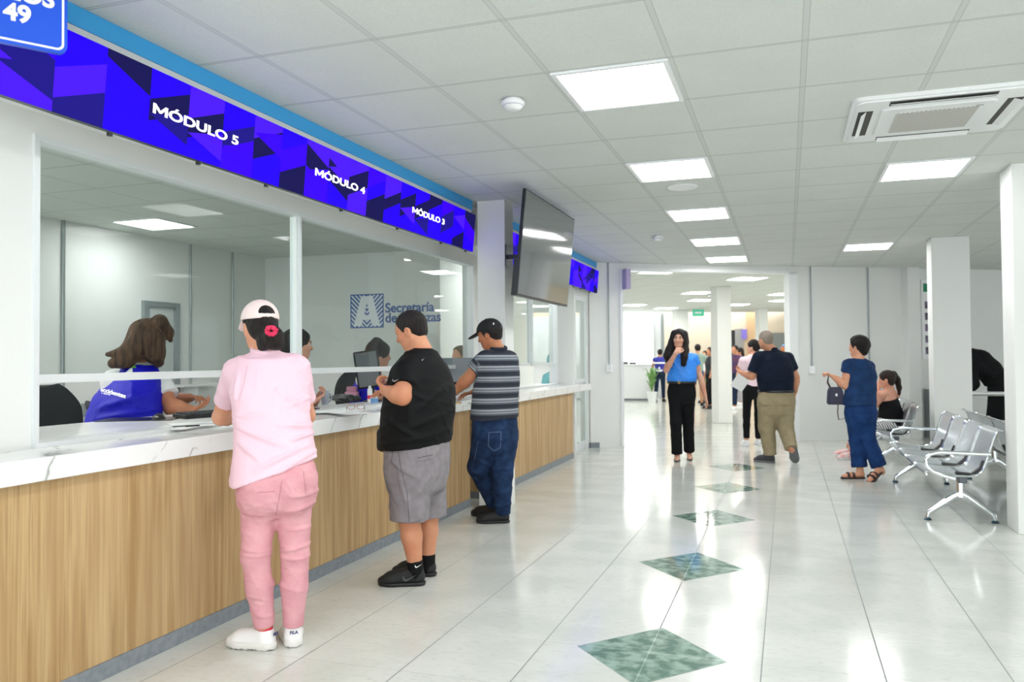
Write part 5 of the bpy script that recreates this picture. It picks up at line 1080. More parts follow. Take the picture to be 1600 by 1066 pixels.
S = dict(label='man in a striped polo, jeans and black cap leaning at the counter', d=6.73, yaw=1.0, hyaw=1.55, hpitch=-.30, hh=45, h=.008, hb=.006, skin='b87c5a', loc=(-2.22, 6.38, 0),
    head=(765, 523, .0), neck=(778, 548, .0), sh=[(758, 562, -.08), (796, 563, .10)], el=[(732, 591, -.06), (770, 612, .28)], wr=[(712, 611, .05), (742, 613, .25)],
    hand=[dict(to=(700, 624, .10), pn=(0, 0, -1), side=1, curl=.35), dict(to=(728, 615, .22), pn=(0, 0, -1), side=-1, curl=.4)],
    hip=[(764, 678, -.06), (786, 680, .08)], kn=[(747, 730, .02), (785, 742, -.02)], an=[(772, 790, .24), (786, 807, .0)], toe=[(750, 806, .30), (753, 819, .0)],
    torso=[(772, 665, 0, 40, 29), (773, 645, 0, 40, 29), (774, 620, 0, 39, 28), (777, 595, 0, 39, 27), (778, 575, 0, 38, 24), (778, 560, 0, 30, 20), (778, 551, 0, 20, 16)],
    pelvis=[(773, 705, 0, 34, 25), (773, 685, 0, 38, 28), (773, 660, 0, 38, 27), (773, 648, 0, 38, 27)],
    arm=(11, 9.5, 6.5), leg=(19, 13, 12, 7), shoes=dict(kind='sneaker', m=M_SHB, ms=M_SOLB, s=1.05),
    hair=dict(kind='short', m=M_HDARK, g=.009, h=.005, amp=.001, sc=160),
    clothes=[dict(name='jeans', type='legs', m=C_JEAN, r=(24, 17, 14, 11.5), end=1.95, fold=.007, wl=.10, bias=(1, 1, 2), waist=(773, 652), seed=4, lines=[((736, 712, -.1), (766, 730, -.1), 3, .012), ((740, 738, -.1), (766, 748, -.05), 3, .012), ((772, 735, -.1), (800, 730, 0), 3, .012), ((773, 790, 0), (800, 786, 0), 2.6, .012), ((774, 770, 0), (800, 762, 0), 2.6, .010), ((775, 715, -.1), (770, 760, -.1), 3, .008)]),
             dict(name='polo_shirt', type='top', m=stripes_mat(), sleeve=[(.62, 15, 15), (.7, 15, 15)], hem=[(772, 654, .03, -1)], fold=.006, wl=.13, bias=(1, 1, 1.5), seed=12, attr=st_attr, nr=.054)])
root, P, pj, HF, hs, JJ, feet, loc, hc = human(S)
M_THR = mat('pale_blue_thread', '5a7090', .8, bump=(100, .1))
seam(root, S['made']['jeans'], [(764, 676), (763, 697), (772, 705), (782, 699), (783, 675)], 6.73, M_THR, .7, 'back_pocket', True); seam(root, S['made']['jeans'], [(747, 690), (741, 720)], 6.73, M_THR, .6)
ho = hat(root, loc, P, HF, hs, mat('black_canvas', '121315', .8, bump=(250, .2)))
q = MB(); nb_ = JJ['neck']+npv((0, 0, .02)); q.tube([V(nb_+.068*hs*np.array([math.cos(t), math.sin(t), .0])+npv((0, 0, .012*math.sin(t-.5)))) for t in np.linspace(0, 2*math.pi, 20)[:-1]], .017, 8, closed=True, flat=.5); child(q, 'collar', cloth('charcoal_collar', '2a2e38'), root, loc)
q = MB(); c = P(-.060, -.075, .060); q.lathe([(.010, 0), (.010, .004)], V(c-HF[0]*.012-HF[1]*.006), 10, 'X'); child(q, 'badge', M_WHITE, root, loc)
# helper for standing figures given by their feet, height and facing; px = metres to pixels at that depth
def stand(label, x, d, H, yaw, skin_, hairm, top, legs, shoem, hair=None, hyaw=None, w=1.0, arms=None, stride=(0, 0), sleeve=(.5, .5), h=.014, legend=1.92, hem=.50, shoes='sneaker', extra=None, hipw=1.0, mate='t_shirt', mleg='trousers', lean=0, clothes=None, **kw):
    k = FP/d; y0 = 533+FP*math.tan(PITCH)+(x-800)*ROLL*0; base = J(x, 533, d)
    fl = (base.z)/1.0*k+533                             # picture row of the floor at that depth
    def Y(z): return fl-z*k*1.0
    vr = math.cos(yaw-YAW+math.atan((x-800)/FP)*0); rl = (math.cos(yaw)*RT.x+math.sin(yaw)*RT.y); rf = (math.cos(yaw)*FWD.x+math.sin(yaw)*FWD.y)
    fx_ = (-math.sin(yaw)*RT.x+math.cos(yaw)*RT.y); ff = (-math.sin(yaw)*FWD.x+math.cos(yaw)*FWD.y)
    def q_(r, f, z): return (x+(r*rl+f*fx_)*k, Y(z), r*rf+f*ff)
    s = H/1.70; sw, hw = .185*s*w, .09*s*hipw
    A = arms or [((-.25, .02, 1.10), (-.26, .10, .86)), ((.25, .02, 1.10), (.26, .10, .86))]
    tors = [(0, 0, .86, .165*w, .115*w), (0, 0, .95, .165*w, .115*w), (0, 0, 1.08, .15*w, .11*w), (0, .01, 1.24, .17*w, .115*w), (0, 0, 1.36, .165*w, .10*w), (0, 0, 1.42, .11*w, .08*w), (0, 0, 1.45, .07, .065)]
    R_ = lambda L_: [q_(a*s, b*s, c*s)+(e*s*k, g*s*k) for a, b, c, e, g in L_]
    cl = clothes or [dict(name=mleg, type='legs', m=legs, r=(.092*s*w*hipw*k, .065*s*w*k, .06*s*w*k, .055*s*w*k), end=legend, fold=.006, waist=(x, Y(1.0*s))), dict(name=mate, type='top', m=top, sleeve=[(sleeve[0], .062*s*k, .06*s*k) if sleeve[0] else None, (sleeve[1], .062*s*k, .06*s*k) if sleeve[1] else None], hem=[(x, Y((.44+hem)*s*1.0), 0, -1)], fold=.008, nr=.05)]
    S = dict(label=label, d=d, yaw=yaw, hyaw=hyaw if hyaw is not None else yaw, hh=.225*s*k, h=h, skin=skin_, head=q_(0, .02*s, 1.585*s), neck=q_(0, -.01, 1.44*s), sh=[q_(-sw, 0, 1.36*s), q_(sw, 0, 1.36*s)],
        el=[q_(*[v*s for v in A[0][0]]), q_(*[v*s for v in A[1][0]])], wr=[q_(*[v*s for v in A[0][1]]), q_(*[v*s for v in A[1][1]])], hip=[q_(-hw, 0, .90*s), q_(hw, 0, .90*s)],
        kn=[q_(-hw-.01, .04+stride[0]*.5, .49*s), q_(hw+.01, .04+stride[1]*.5, .49*s)], an=[q_(-hw-.02, stride[0], .09*s), q_(hw+.02, stride[1], .09*s)], toe=[q_(-hw-.04, stride[0]+.2, 0), q_(hw+.04, stride[1]+.2, 0)],
        torso=R_(tors), pelvis=R_([(0, 0, .80, .14*w, .10*w), (0, 0, .90, .17*w*hipw, .12*w), (0, 0, 1.0, .16*w, .11*w)]), arm=(.046*s*k, .037*s*k, .026*s*k), leg=(.075*s*k, .052*s*k, .05*s*k, .034*s*k), shoes=dict(kind=shoes, m=shoem, ms=shoem, s=s), hair=hair or dict(kind='short', m=hairm, g=.012), clothes=cl)
    S.update(kw); return human(S)
# 8 ---- woman in blue walking towards the camera
C_BLU = mat('azure_satin', '2f86e6', .45, spec=.4, bump=(60, .06)); C_BT = cloth('black_crepe', '0f1113')
Mh = lambda x, y, dd, r: ('px', x, y, dd, r)
S = dict(label='woman with long black hair in a bright blue blouse walking towards the camera', d=10.72, yaw=3.20, hyaw=3.12, hpitch=-.05, hroll=.05, hh=28.5, h=.009, hb=.006, skin='d9ab91', loc=(-1.33, 10.85, 0), face=1,
    head=(1061, 529.5, -.02), neck=(1063, 551, .0), sh=[(1047, 562, 0), (1084, 560, 0)], el=[(1041, 578, -.12), (1095, 592, .02)], wr=[(1056, 552, -.24), (1102, 620, .0)],
    hand=[dict(to=(1066, 537, -.17), pn=(.3, .9, .1), side=-1, curl=.75), dict(to=(1106, 633, .0), pn=(-1, 0, .1), side=1, curl=.35)],
    hip=[(1055, 612, 0), (1075, 612, 0)], kn=[(1056, 660, -.04), (1075, 658, .03)], an=[(1058, 711, .0), (1077, 707, .15)], toe=[(1057, 723, -.2), (1079, 720, -.1)],
    torso=[(1065, 600, 0, 21.5, 15), (1065, 592, 0, 23.5, 17), (1066, 580, 0, 22, 15), (1066, 569, 0, 21, 13.5), (1066, 560, 0, 20, 11.5), (1064, 554, 0, 11, 9)],
    pelvis=[(1065, 628, 0, 20, 14), (1065, 614, 0, 22.5, 15), (1065, 603, 0, 20.5, 13.5), (1065, 594, 0, 19, 13)],
    arm=(5.3, 4.4, 3.0), leg=(9, 6, 6, 4), shoes=dict(kind='heel', m=mat('black_patent', '101012', .3, bump=(30, .02)), s=.95),
    hair=dict(kind='long', m=M_HDARK, g=.013, fx=.0, fz=.094, h=.006, chains=[[(-.06, -.02, .06, .045), (-.075, .0, -.04, .044), (-.085, .04, -.14, .046), (-.082, .085, -.22, .044), (-.078, .10, -.30, .036)], [(.06, -.02, .06, .045), (.078, .0, -.04, .048), (.105, .04, -.14, .052), (.125, .085, -.21, .048), (.11, .10, -.27, .036)], [(0, -.06, .0, .075), (0, -.06, -.12, .08), (0, -.05, -.2, .06)]], tail=[(1040, 565, 0), (1080, 570, 0)]),
    clothes=[dict(name='trousers', type='legs', m=C_BT, r=(11.5, 9.2, 8.6, 8.8), end=1.97, fold=.004, wl=.2, bias=(2, 2, .6), waist=(1065, 597), k=.02), dict(name='blouse', type='top', m=C_BLU, sleeve=[(.28, 7.5, 8), (.34, 7.5, 8)], hem=[(1065, 596, 0, -1)], fold=.010, wl=.12, bias=(1.5, 1.5, 1), seed=9, nr=.062)])
root, P, pj, HF, hs, JJ, feet, loc, hc = human(S)
q = MB(); q.tube([V(pj((1065, 597.5, 0))+V((.185*math.cos(t), .125*math.sin(t), 0))) for t in np.linspace(0, 2*math.pi, 30)[:-1]], .016, 8, closed=True, flat=.3); be = child(q, 'belt', M_BLACK, root, loc)
q = MB(); c = V(pj((1061, 597.5, -.135))); q.tube([c+V((.012*math.cos(t), -.004, .018*math.sin(t))) for t in np.linspace(0, 2*math.pi, 12)[:-1]], .004, 6, closed=True); child(q, 'buckle', mat('gold_metal', 'c9a45a', .3, 1, bump=(30, .02)), root, loc)
q = MB(); c = V(JJ['wr'][0]); q.tube([c+V((.030*math.cos(t), .02*math.sin(t), .018*math.cos(t))) for t in np.linspace(0, 2*math.pi, 16)[:-1]], .004, 6, closed=True); child(q, 'bracelet', M_BLACK, root, loc)
# 10 --- man in navy polo and khaki trousers
C_NAVY = cloth('navy_pique', '101a2b'); C_KHK = cloth('khaki_twill', '94876a', var=(14, '9e9175', 1))
S = dict(label='stocky grey-haired man in a navy polo and khaki trousers walking away', d=10.4, yaw=.12, hyaw=.75, hpitch=-.15, hh=28.5, h=.009, skin='cf9878', loc=(-.2, 10.87, 0),
    head=(1196, 531.5, 0), neck=(1206, 546, 0), sh=[(1186, 559, 0), (1231, 560, 0)], el=[(1175, 588, .02), (1243, 590, .02)], wr=[(1161, 584, .16), (1242, 612, .08)],
    hand=[dict(to=(1153, 578, .25), pn=(0, 0, 1), side=-1, curl=.6), dict(to=(1242, 624, .1), pn=(-1, 0, 0), side=-1, curl=.4)],
    hip=[(1200, 627, 0), (1225, 627, 0)], kn=[(1198, 668, .04), (1227, 667, -.02)], an=[(1204, 714, .0), (1237, 703, -.22)], toe=[(1188, 724, .1), (1243, 725, -.10)], lift=(0, 1),
    torso=[(1212, 618, 0, 26, 19), (1212, 606, 0, 26.5, 20), (1211, 590, 0, 28.5, 21), (1210, 573, 0, 28, 19), (1209, 560, 0, 25, 15.5), (1208, 552, 0, 15, 12)],
    pelvis=[(1213, 648, 0, 24, 17), (1213, 630, 0, 28.5, 20), (1213, 616, 0, 27, 19), (1213, 606, 0, 26, 18.5)],
    arm=(7.6, 6.2, 4.2), leg=(13, 9, 8, 5), shoes=dict(kind='sneaker', m=mat('dark_grey_suede', '3b3d40', .7, bump=(200, .2)), ms=mat('grey_rubber', '6d6f72', .6, bump=(60, .1)), s=1.1),
    hair=dict(kind='short', m=M_HGREY, g=.004, h=.006, amp=.0008), clothes=[dict(name='trousers', type='legs', m=C_KHK, r=(16.5, 13, 11, 9.8), end=1.95, fold=.008, wl=.13, waist=(1213, 612), seed=2), dict(name='polo_shirt', type='top', m=C_NAVY, sleeve=[(.80, 10.5, 10.5), (.62, 10, 10)], hem=[(1212, 610, 0, -1)], fold=.007, wl=.16, seed=6, nr=.052)])
root, P, pj, HF, hs, JJ, feet, loc, hc = human(S)
M_KS = mat('khaki_stitching', '6e6348', .8, bump=(100, .1)); seam(root, S['made']['trousers'], [(1191, 634), (1205, 634)], 10.4, M_KS, .8, 'back_pocket'); seam(root, S['made']['trousers'], [(1221, 634), (1236, 634)], 10.4, M_KS, .8, 'back_pocket')
q = MB(); q.tube([V(pj((1212.5, 611.5, 0))+V((.222*math.cos(t), .160*math.sin(t), 0))) for t in np.linspace(0, 2*math.pi, 30)[:-1]], .016, 8, closed=True, flat=.35); child(q, 'belt', M_BLACK, root, loc)
q = MB(); q.tube([V(JJ['neck']+npv((.060*math.cos(t), .060*math.sin(t), .004))) for t in np.linspace(0, 2*math.pi, 20)[:-1]], .022, 8, closed=True, flat=.5); child(q, 'collar', C_NAVY, root, loc)
# 11 --- woman in denim with handbag
C_DEN = cloth('mid_blue_denim', '173054', var=(12, '1e3b66', 1)); C_DEN2 = cloth('blue_denim_trousers', '14305c', var=(10, '1c3d70', 1)); M_BRN = mat('brown_leather', '3b2824', .5, bump=(120, .15))
S = dict(label='woman with cropped black hair in a blue denim outfit carrying a small navy handbag', d=9.0, yaw=.72, hyaw=1.0, hpitch=-.05, hh=33, h=.009, skin='d7a283', loc=(.8, 9.7, 0),
    head=(1341, 542, 0), neck=(1342, 561, 0), sh=[(1326, 571, -.04), (1356, 573, .07)], el=[(1323, 603, .0), (1362, 602, .18)], wr=[(1302, 589, .05), (1346, 612, .3)],
    hand=[dict(to=(1294, 584, .06), pn=(0, 0, -1), side=-1, curl=1.1), None],
    hip=[(1337, 645, -.02), (1353, 645, .05)], kn=[(1339, 690, .05), (1356, 686, -.04)], an=[(1344, 737, .0), (1377, 737, -.12)], toe=[(1324, 746, .0), (1357, 757, -.24)], lift=(0, 1),
    torso=[(1343, 640, 0, 26, 19), (1344, 620, 0, 25, 18), (1346, 600, 0, 23, 17), (1346, 583, 0, 24, 16), (1343, 570, 0, 19, 13), (1342, 563, 0, 12, 10)],
    pelvis=[(1345, 660, 0, 23, 17), (1345, 648, 0, 26, 19), (1345, 630, 0, 25, 18)],
    arm=(8, 6.8, 4.0), leg=(13, 8, 7, 5), shoes=dict(kind='sandal', m=M_BRN, s=1.0), hair=dict(kind='short', m=M_HDARK, g=.016, h=.006, chains=[[(0, -.06, .01, .07), (0, -.055, -.05, .05)]]),
    clothes=[dict(name='trousers', type='legs', m=C_DEN2, r=(16, 11.5, 11.5, 12), end=1.86, fold=.007, wl=.12, waist=(1345, 628), seed=3), dict(name='denim_shirt', type='top', m=C_DEN, sleeve=[(.34, 10.5, 11), (.4, 10.5, 11)], hem=[(1344, 633, .04, -1)], grow=.010, fold=.009, wl=.13, seed=16, nr=.052)])
root, P, pj, HF, hs, JJ, feet, loc, hc = human(S)
q = MB(); q.tube([V(JJ['neck']+npv((.054*math.cos(t), .054*math.sin(t), .006))) for t in np.linspace(0, 2*math.pi, 20)[:-1]], .016, 8, closed=True, flat=.5); child(q, 'collar', C_DEN, root, loc)
def px3(x, y, dd): return V(J(x, y, 9.0+dd))
bc = px3(1305, 619, .06); o = empty('handbag', bc, 'small navy handbag with two handles hanging from the hand of the woman in denim', 'handbag', rz=.2)
q = MB(); q.prism([(-.085, -.095), (.085, -.095), (.075, .07), (.05, .10), (-.05, .10), (-.075, .07)], -.05, .05, (V((0, 0, 0)), V((1, 0, 0)), V((0, 0, 1)), V((0, -1, 0)))); bmesh.ops.bevel(q.b, geom=q.b.edges[:], offset=.012, segments=2, affect='EDGES'); M_BAG = mat('navy_leather', '20203c', .45, bump=(120, .15)); q.obj('bag_body', M_BAG, o, True)
for yy in (-.03, .03):
    q = MB(); hx = px3(1296, 588, .06)-bc; q.tube([(-.05, yy, .09), (-.055+hx.x*.4, yy*.6, .15), (hx.x-.012, 0, hx.z), (hx.x+.012, 0, hx.z), (.02, yy*.6, .15), (.05, yy, .09)], .006, 8); q.obj('handle', M_BRN, o, True)
q = MB(); c = [px3(*t)-bc for t in ((1308, 628, .0), (1307, 645, 0), (1309, 656, 0), (1317, 655, 0), (1330, 644, 0), (1338, 634, 0))]; q.tube(c, .006, 8, flat=.5); q.obj('shoulder_strap', M_BRN, o, True)
q = MB(); q.box((-.012, -.053, .0), (.012, -.049, .03)); q.obj('clasp', M_CHROME, o)
# 9 ---- woman in pale pink beyond, with papers
C_PK2 = cloth('light_pink_cotton', 'edd3da')
r_ = stand('woman in light pink top and black trousers holding papers beside the khaki man', 1177, 12.4, 1.62, .55, 'd9a98e', M_HDARK, C_PK2, C_BT, M_WHITE, hyaw=1.25, w=.92, h=.010, sleeve=(.6, .6),
    arms=[((-.23, .06, 1.13), (-.17, .27, 1.08)), ((.20, .1, 1.13), (.0, .30, 1.08))], stride=(.0, .12), hair=dict(kind='pony', m=M_HDARK, g=.008, chains=[[(0, -.07, .03, .05), (0, -.12, .0, .04)]]))
p = J(1157, 597, 12.2); q = MB(); q.box((-.10, -.001, -.13), (.10, .001, .13)); o = q.obj('paper_sheet', M_PAPER); o.location = p; o.rotation_euler = (.5, .5, .3); prop(o, 'white papers held by the woman in light pink beside the man in khaki', 'paper')
# 12 --- seated woman
C_STR = mat('thin_striped_cotton', 'e6e4e2', .8, bump=(200, .1)); nb = NB(C_STR); x, y, z, oo = nb.xyz(); w_ = nb.noise(oo, 6, 2); nb.link(nb.mix(nb.m('LESS_THAN', nb.m('FRACT', nb.m('ADD', nb.m('MULTIPLY', nb.m('ADD', x, nb.m('MULTIPLY', z, .6)), 32), nb.m('MULTIPLY', w_, 2))), .4), rgb('eceae8'), rgb('55555c')), 'Base Color')
S = dict(label='seated woman in a black tank top with a ponytail on the far bench', d=10.8, yaw=1.05, hyaw=1.35, hpitch=-.12, hh=27, h=.009, skin='dba58c', loc=(1.2, 11.7, 0),
    head=(1385, 593, -.02), neck=(1390, 608, 0), sh=[(1377, 617, -.12), (1400, 617, .12)], el=[(1368, 632, -.02), (1385, 640, .3)], wr=[(1372, 608, .10), (1374, 612, .25)],
    hand=[dict(to=(1374, 599, .10), pn=(.3, .3, 0), side=1, curl=.9), None], hip=[(1391, 665, -.08), (1393, 664, .08)], kn=[(1342, 664, -.08), (1346, 662, .12)], an=[(1330, 702, -.10), (1326, 697, .25)], toe=[(1310, 716, -.14), (1300, 706, .32)],
    torso=[(1392, 668, 0, 24, 20), (1392, 652, 0, 23, 18), (1391, 638, 0, 21, 15), (1388, 624, 0, 20, 12.5), (1388, 615, 0, 17, 11)], pelvis=[(1391, 672, 0, 23, 20), (1391, 655, 0, 22, 18)],
    arm=(6.5, 5.4, 3.6), leg=(11, 7, 6.5, 4.2), shoes=dict(kind='sneaker', m=mat('white_pink_mesh', 'efdcdc', .6, var=(14, 'eaa9a4', 1)), ms=M_WHITE, s=.95),
    hair=dict(kind='pony', m=M_HBR2, g=.008, h=.006, chains=[[Mh(1396, 585, -.02, 5.5), Mh(1402, 594, -.02, 5), Mh(1405, 606, -.02, 4), Mh(1405, 616, -.02, 2.5)]], tail=[(1406, 618, 0)]),
    clothes=[dict(name='trousers', type='legs', m=C_STR, r=(12.5, 9.5, 8, 6.5), end=1.88, fold=.006), dict(name='tank_top', type='top', strap=1, m=C_BLK, hem=[(1392, 664, 0, -1), (1385, 625, -.15, 1)], fold=.005, wl=.14, neckhole=0, extra=[[(1378, 628, -.08, 2), (1380, 612, -.08, 1.6)]])])
root, P, pj, HF, hs, JJ, feet, loc, hc = human(S)
# 13 --- person in black bending over the table
S = dict(label='person dressed all in black bending over the table behind the middle pillar', d=12.2, yaw=1.2, hyaw=1.4, hpitch=-1.1, hh=24, h=.011, skin='c99477', loc=(2.75, 12.4, 0),
    head=(1500, 575, .0), neck=(1509, 566, 0), sh=[(1517, 570, -.14), (1519, 566, .16)], el=[(1521, 600, -.16), (1512, 598, .18)], wr=[(1512, 612, -.05), (1500, 612, .2)],
    hip=[(1560, 612, -.08), (1563, 611, .09)], kn=[(1555, 650, -.08), (1569, 650, .10)], an=[(1553, 693, -.06), (1571, 690, .10)], toe=[(1540, 700, -.1), (1558, 697, .1)],
    torso=[(1556, 604, 0, 15, 15), (1548, 592, 0, 16, 16)], pelvis=[(1560, 625, 0, 16, 14), (1561, 610, 0, 17, 16), (1560, 596, 0, 15, 15)], arm=(6, 5, 3.4), leg=(10, 7, 6, 4), shoes=dict(kind='sneaker', m=M_SHB, ms=M_SOLB, s=1.0), hair=dict(kind='short', m=M_HDARK, g=.012),
    clothes=[dict(name='trousers', type='legs', m=C_BT, r=(14, 12, 10, 9), end=1.95, fold=.005, extra=[[(1562, 600, 0, 15.5), (1556, 590, 0, 15)]]), dict(name='jacket', type='top', m=C_BT, notrap=1, sleeve=[(1.5, 9, 8), (1.5, 9, 8)], fold=.006, neckhole=0, trap=12, shr=.06, extra=[[(1562, 596, 0, 16), (1545, 578, 0, 18), (1530, 566, 0, 19), (1516, 561, 0, 17)], [(1520, 565, -.12, 11), (1545, 582, -.12, 10)]])], notrap=0)
human(S)
# ---- clerks behind the glass
C_VEST = mat('royal_blue_vest', '0d0bb4', .55, spec=.3, bump=(120, .1)); C_WHT = cloth('white_cotton', 'e4e4e4')
S = dict(label='clerk with brown hair in a blue vest seated behind the left pane', d=5.56, yaw=-.45, hyaw=-.55, hpitch=-.45, hh=52, h=.008, skin='bd8262', lo=.1, loc=(CHC[0], CHC[1], .2),
    head=(234, 529, .06), neck=(222, 566, .06), sh=[(178, 597, -.02), (243, 596, .08)], el=[(262, 628, .32), (268, 637, .0)], wr=[(296, 622, .22), (300, 641, .05)],
    hand=[dict(to=(315, 620, .18), pn=(.2, 0, -1), side=1, curl=.8), dict(to=(320, 634, .08), pn=(0, 0, 1), side=1, curl=.5)],
    hip=[(185, 735, -.05), (218, 735, .05)], kn=[(230, 728, .25), (262, 728, .30)], an=[(235, 800, .25), (262, 800, .3)],
    torso=[(192, 725, -.08, 62, 48), (192, 690, -.06, 66, 50), (193, 655, -.03, 67, 50), (199, 622, 0, 63, 45), (210, 596, .03, 52, 36), (216, 578, .05, 34, 28), (219, 570, .05, 24, 22)], pelvis=[(196, 745, -.05, 58, 46), (196, 715, -.05, 60, 48)],
    arm=(15, 12.5, 7.5), leg=(24, 16, 15, 10),
    hair=dict(kind='long', m=M_HBRN, g=.022, h=.005, amp=.006, sc=55, fz=.10, chains=[[Mh(222, 520, .0, 20), Mh(212, 545, -.04, 18), Mh(196, 562, -.08, 13), Mh(176, 568, -.10, 7)], [Mh(238, 530, .0, 20), Mh(242, 552, .0, 16), Mh(248, 566, .02, 9)], [Mh(250, 505, .06, 14), Mh(262, 520, .1, 10), Mh(266, 532, .1, 5)], [Mh(212, 540, -.05, 12), Mh(188, 552, -.1, 7), Mh(168, 554, -.12, 3)]], tail=[(165, 575, -.1), (268, 570, 0), (180, 560, -.15)]),
    clothes=[dict(name='trousers', type='legs', m=C_BT, r=(28, 20, 17, 14), end=1.9, fold=.004), dict(name='shirt', type='top', m=C_WHT, grow=-.01, sleeve=[(.62, 20, 21), (.62, 22, 22)], fold=.007, wl=.12, h=.007, nr=.05), dict(name='vest', type='top', m=C_VEST, grow=.006, fold=.012, wl=.20, seed=14, h=.007, lines=[((150, 640, -.2), (235, 615, -.2), 5, .014), ((150, 655, -.2), (240, 640, -.2), 4, .012), ((215, 600, -.1), (225, 650, -.15), 4, .010)], trap=.001, shr=.056, nr=.06, hem=[(196, 722, 0, -1)])])
root, P, pj, HF, hs, JJ, feet, loc, hc = human(S)
def lett(root, loc, s, x, y, dd, d, size, ex, m, nm='lettering'):
    c = J(x, y, d+dd); t = text(nm, s, size, m, c, ex, UP-RT*.0, None, bold=.001, ext=.002); t.parent = root; t.matrix_parent_inverse = Matrix.Translation(-V(loc)); return t
M_RED = mat('red_print', 'd23a4a', .6, bump=(30, .02)); M_GRN = mat('lime_print', '7ac143', .6, bump=(30, .02))
exv = RT*.93-UP*.18
VE = S['made']['vest']; drape(lett(root, loc, 'accidentes', 157, 611, -.35, 5.56, .040, RT*.95-UP*.28, MW), root, VE, .003)
def patch(root, loc, pts, dd, d, m, name):
    q = MB(); P_ = [V(J(x, y, d+dd)) for x, y in pts]; n = -FWD*.004; A = [q.b.verts.new(p) for p in P_]; B = [q.b.verts.new(p+n) for p in P_]; q.b.faces.new(A); q.b.faces.new(B[::-1])
    for i in range(len(A)): j = (i+1) % len(A); q.b.faces.new((A[i], A[j], B[j], B[i]))
    return child(q, name, m, root, loc, False)
for pts_, m_, nm in (([(152, 613), (160, 613.5), (160, 615), (152, 614.5)], MW, 'small_print'), ([(162, 614), (172, 616.5), (172, 618), (162, 615.5)], MW, 'small_print'), ([(196, 589), (197, 582), (203, 576), (207, 575), (207, 582), (203, 586)], MW, 'printed_emblem'), ([(204, 574), (211, 571), (213, 575), (208, 575)], M_GRN, 'printed_leaf')):
    drape(patch(root, loc, pts_, -.35, 5.56, m_, nm), root, VE, .003)
# 5 clerk in profile
S = dict(label='clerk with dark hair facing right, seen in profile beside the window mullion', d=6.2, yaw=-.9, hyaw=-.98, hpitch=-.08, hh=48, h=.009, hb=.005, skin='d3a087', face=1, lo=.2, loc=(-3.75, 5.3, .2),
    head=(466, 539, 0), neck=(459, 575, 0), sh=[(462, 592, .17), (450, 597, -.15)], el=[(484, 632, .20), (468, 634, -.16)], wr=[(496, 624, .10), (490, 626, -.04)], hand=[None, dict(to=(508, 615, 0), pn=(0, 0, 1), side=-1, curl=.9)],
    torso=[(444, 690, 0, 42, 34), (446, 650, 0, 42, 33), (450, 615, 0, 42, 31), (456, 594, 0, 38, 26), (459, 583, 0, 24, 20)], pelvis=[(444, 715, 0, 42, 34), (444, 690, 0, 42, 34)], hip=[(444, 705, .09), (440, 705, -.09)], kn=[(505, 702, .12), (500, 702, -.1)], an=[(505, 785, .12), (500, 785, -.1)], arm=(10, 8.5, 5.5), leg=(18, 12, 11, 7),
    hair=dict(kind='long', m=M_HDARK, g=.010, h=.005, fz=.10, chains=[[Mh(452, 535, 0, 18), Mh(448, 560, 0, 15), Mh(446, 582, 0, 10)]], tail=[(440, 592, 0)]),
    clothes=[dict(name='trousers', type='legs', m=C_BT, r=(20, 15, 13, 11), end=1.9, fold=.004), dict(name='vest', type='top', m=C_VEST, sleeve=[(.4, 13, 13), (.4, 13, 13)], fold=.008, hem=[(445, 690, 0, -1)])])
human(S)
# 6 clerk behind the tablet
S = dict(label='clerk with tied dark hair in a blue vest behind the grey tablet screen', d=7.6, yaw=-.75, hyaw=-.85, hpitch=-.1, hh=42, h=.010, skin='cf9c84', lo=.2, loc=(-3.8, 6.8, .2),
    head=(592, 555, 0), neck=(585, 581, 0), sh=[(590, 594, .15), (566, 594, -.10)], el=[(612, 616, .2), (588, 622, -.14)], wr=[(618, 612, .1), (604, 612, -.1)], hand=[None, None],
    torso=[(574, 660, 0, 33, 27), (575, 625, 0, 33, 27), (577, 602, 0, 32, 24), (581, 590, 0, 22, 18)], pelvis=[(574, 680, 0, 33, 27), (574, 655, 0, 33, 27)], hip=[(574, 672, .09), (570, 672, -.09)], kn=[(620, 670, .12), (616, 670, -.1)], an=[(620, 735, .12), (616, 735, -.1)], arm=(8, 7, 5), leg=(15, 10, 9, 6),
    hair=dict(kind='pony', m=M_HDARK, g=.014, h=.006, fz=.10, chains=[[Mh(584, 552, 0, 12), Mh(578, 570, 0, 9)], [(-.035, -.02, .10, .05), (-.05, -.04, .07, .05)]], tail=[(576, 580, 0)]),
    clothes=[dict(name='trousers', type='legs', m=C_BT, r=(17, 13, 11, 9), end=1.9, fold=.004), dict(name='shirt', type='top', m=C_WHT, sleeve=[(.9, 9, 9), (.9, 9, 9)], grow=-.008, fold=.006), dict(name='vest', type='top', m=C_VEST, fold=.008, hem=[(575, 655, 0, -1)])])
human(S)
p = J(582, 600, 6.95); o = empty('tablet', (p.x, p.y, ZD), 'grey screen in a black frame standing on the staff desk behind the pink box', 'screen', rz=.42); TL = Matrix.Rotation(-.14, 3, 'Y')
q = MB(); q.box((-.105, -.010, .12), (.105, .010, .44), .012, TL, (0, 0, 0)); q.obj('housing', M_BLACK, o)
q = MB(); q.box((-.088, -.0125, .135), (.088, -.010, .425), 0, TL, (0, 0, 0)); q.obj('display', mat('dull_grey_panel', '64676a', .45, bump=(40, .05)), o)
q = MB(); q.tube([(0, .012, .26), (0, .05, .15), (0, .05, .01)], .014, 8); q.prism(rrect(.08, .07, .02), 0, .010, (V((0, .04, 0)), V((1, 0, 0)), V((0, 1, 0)), V((0, 0, 1)))); q.obj('stand', M_BLACK, o, True)
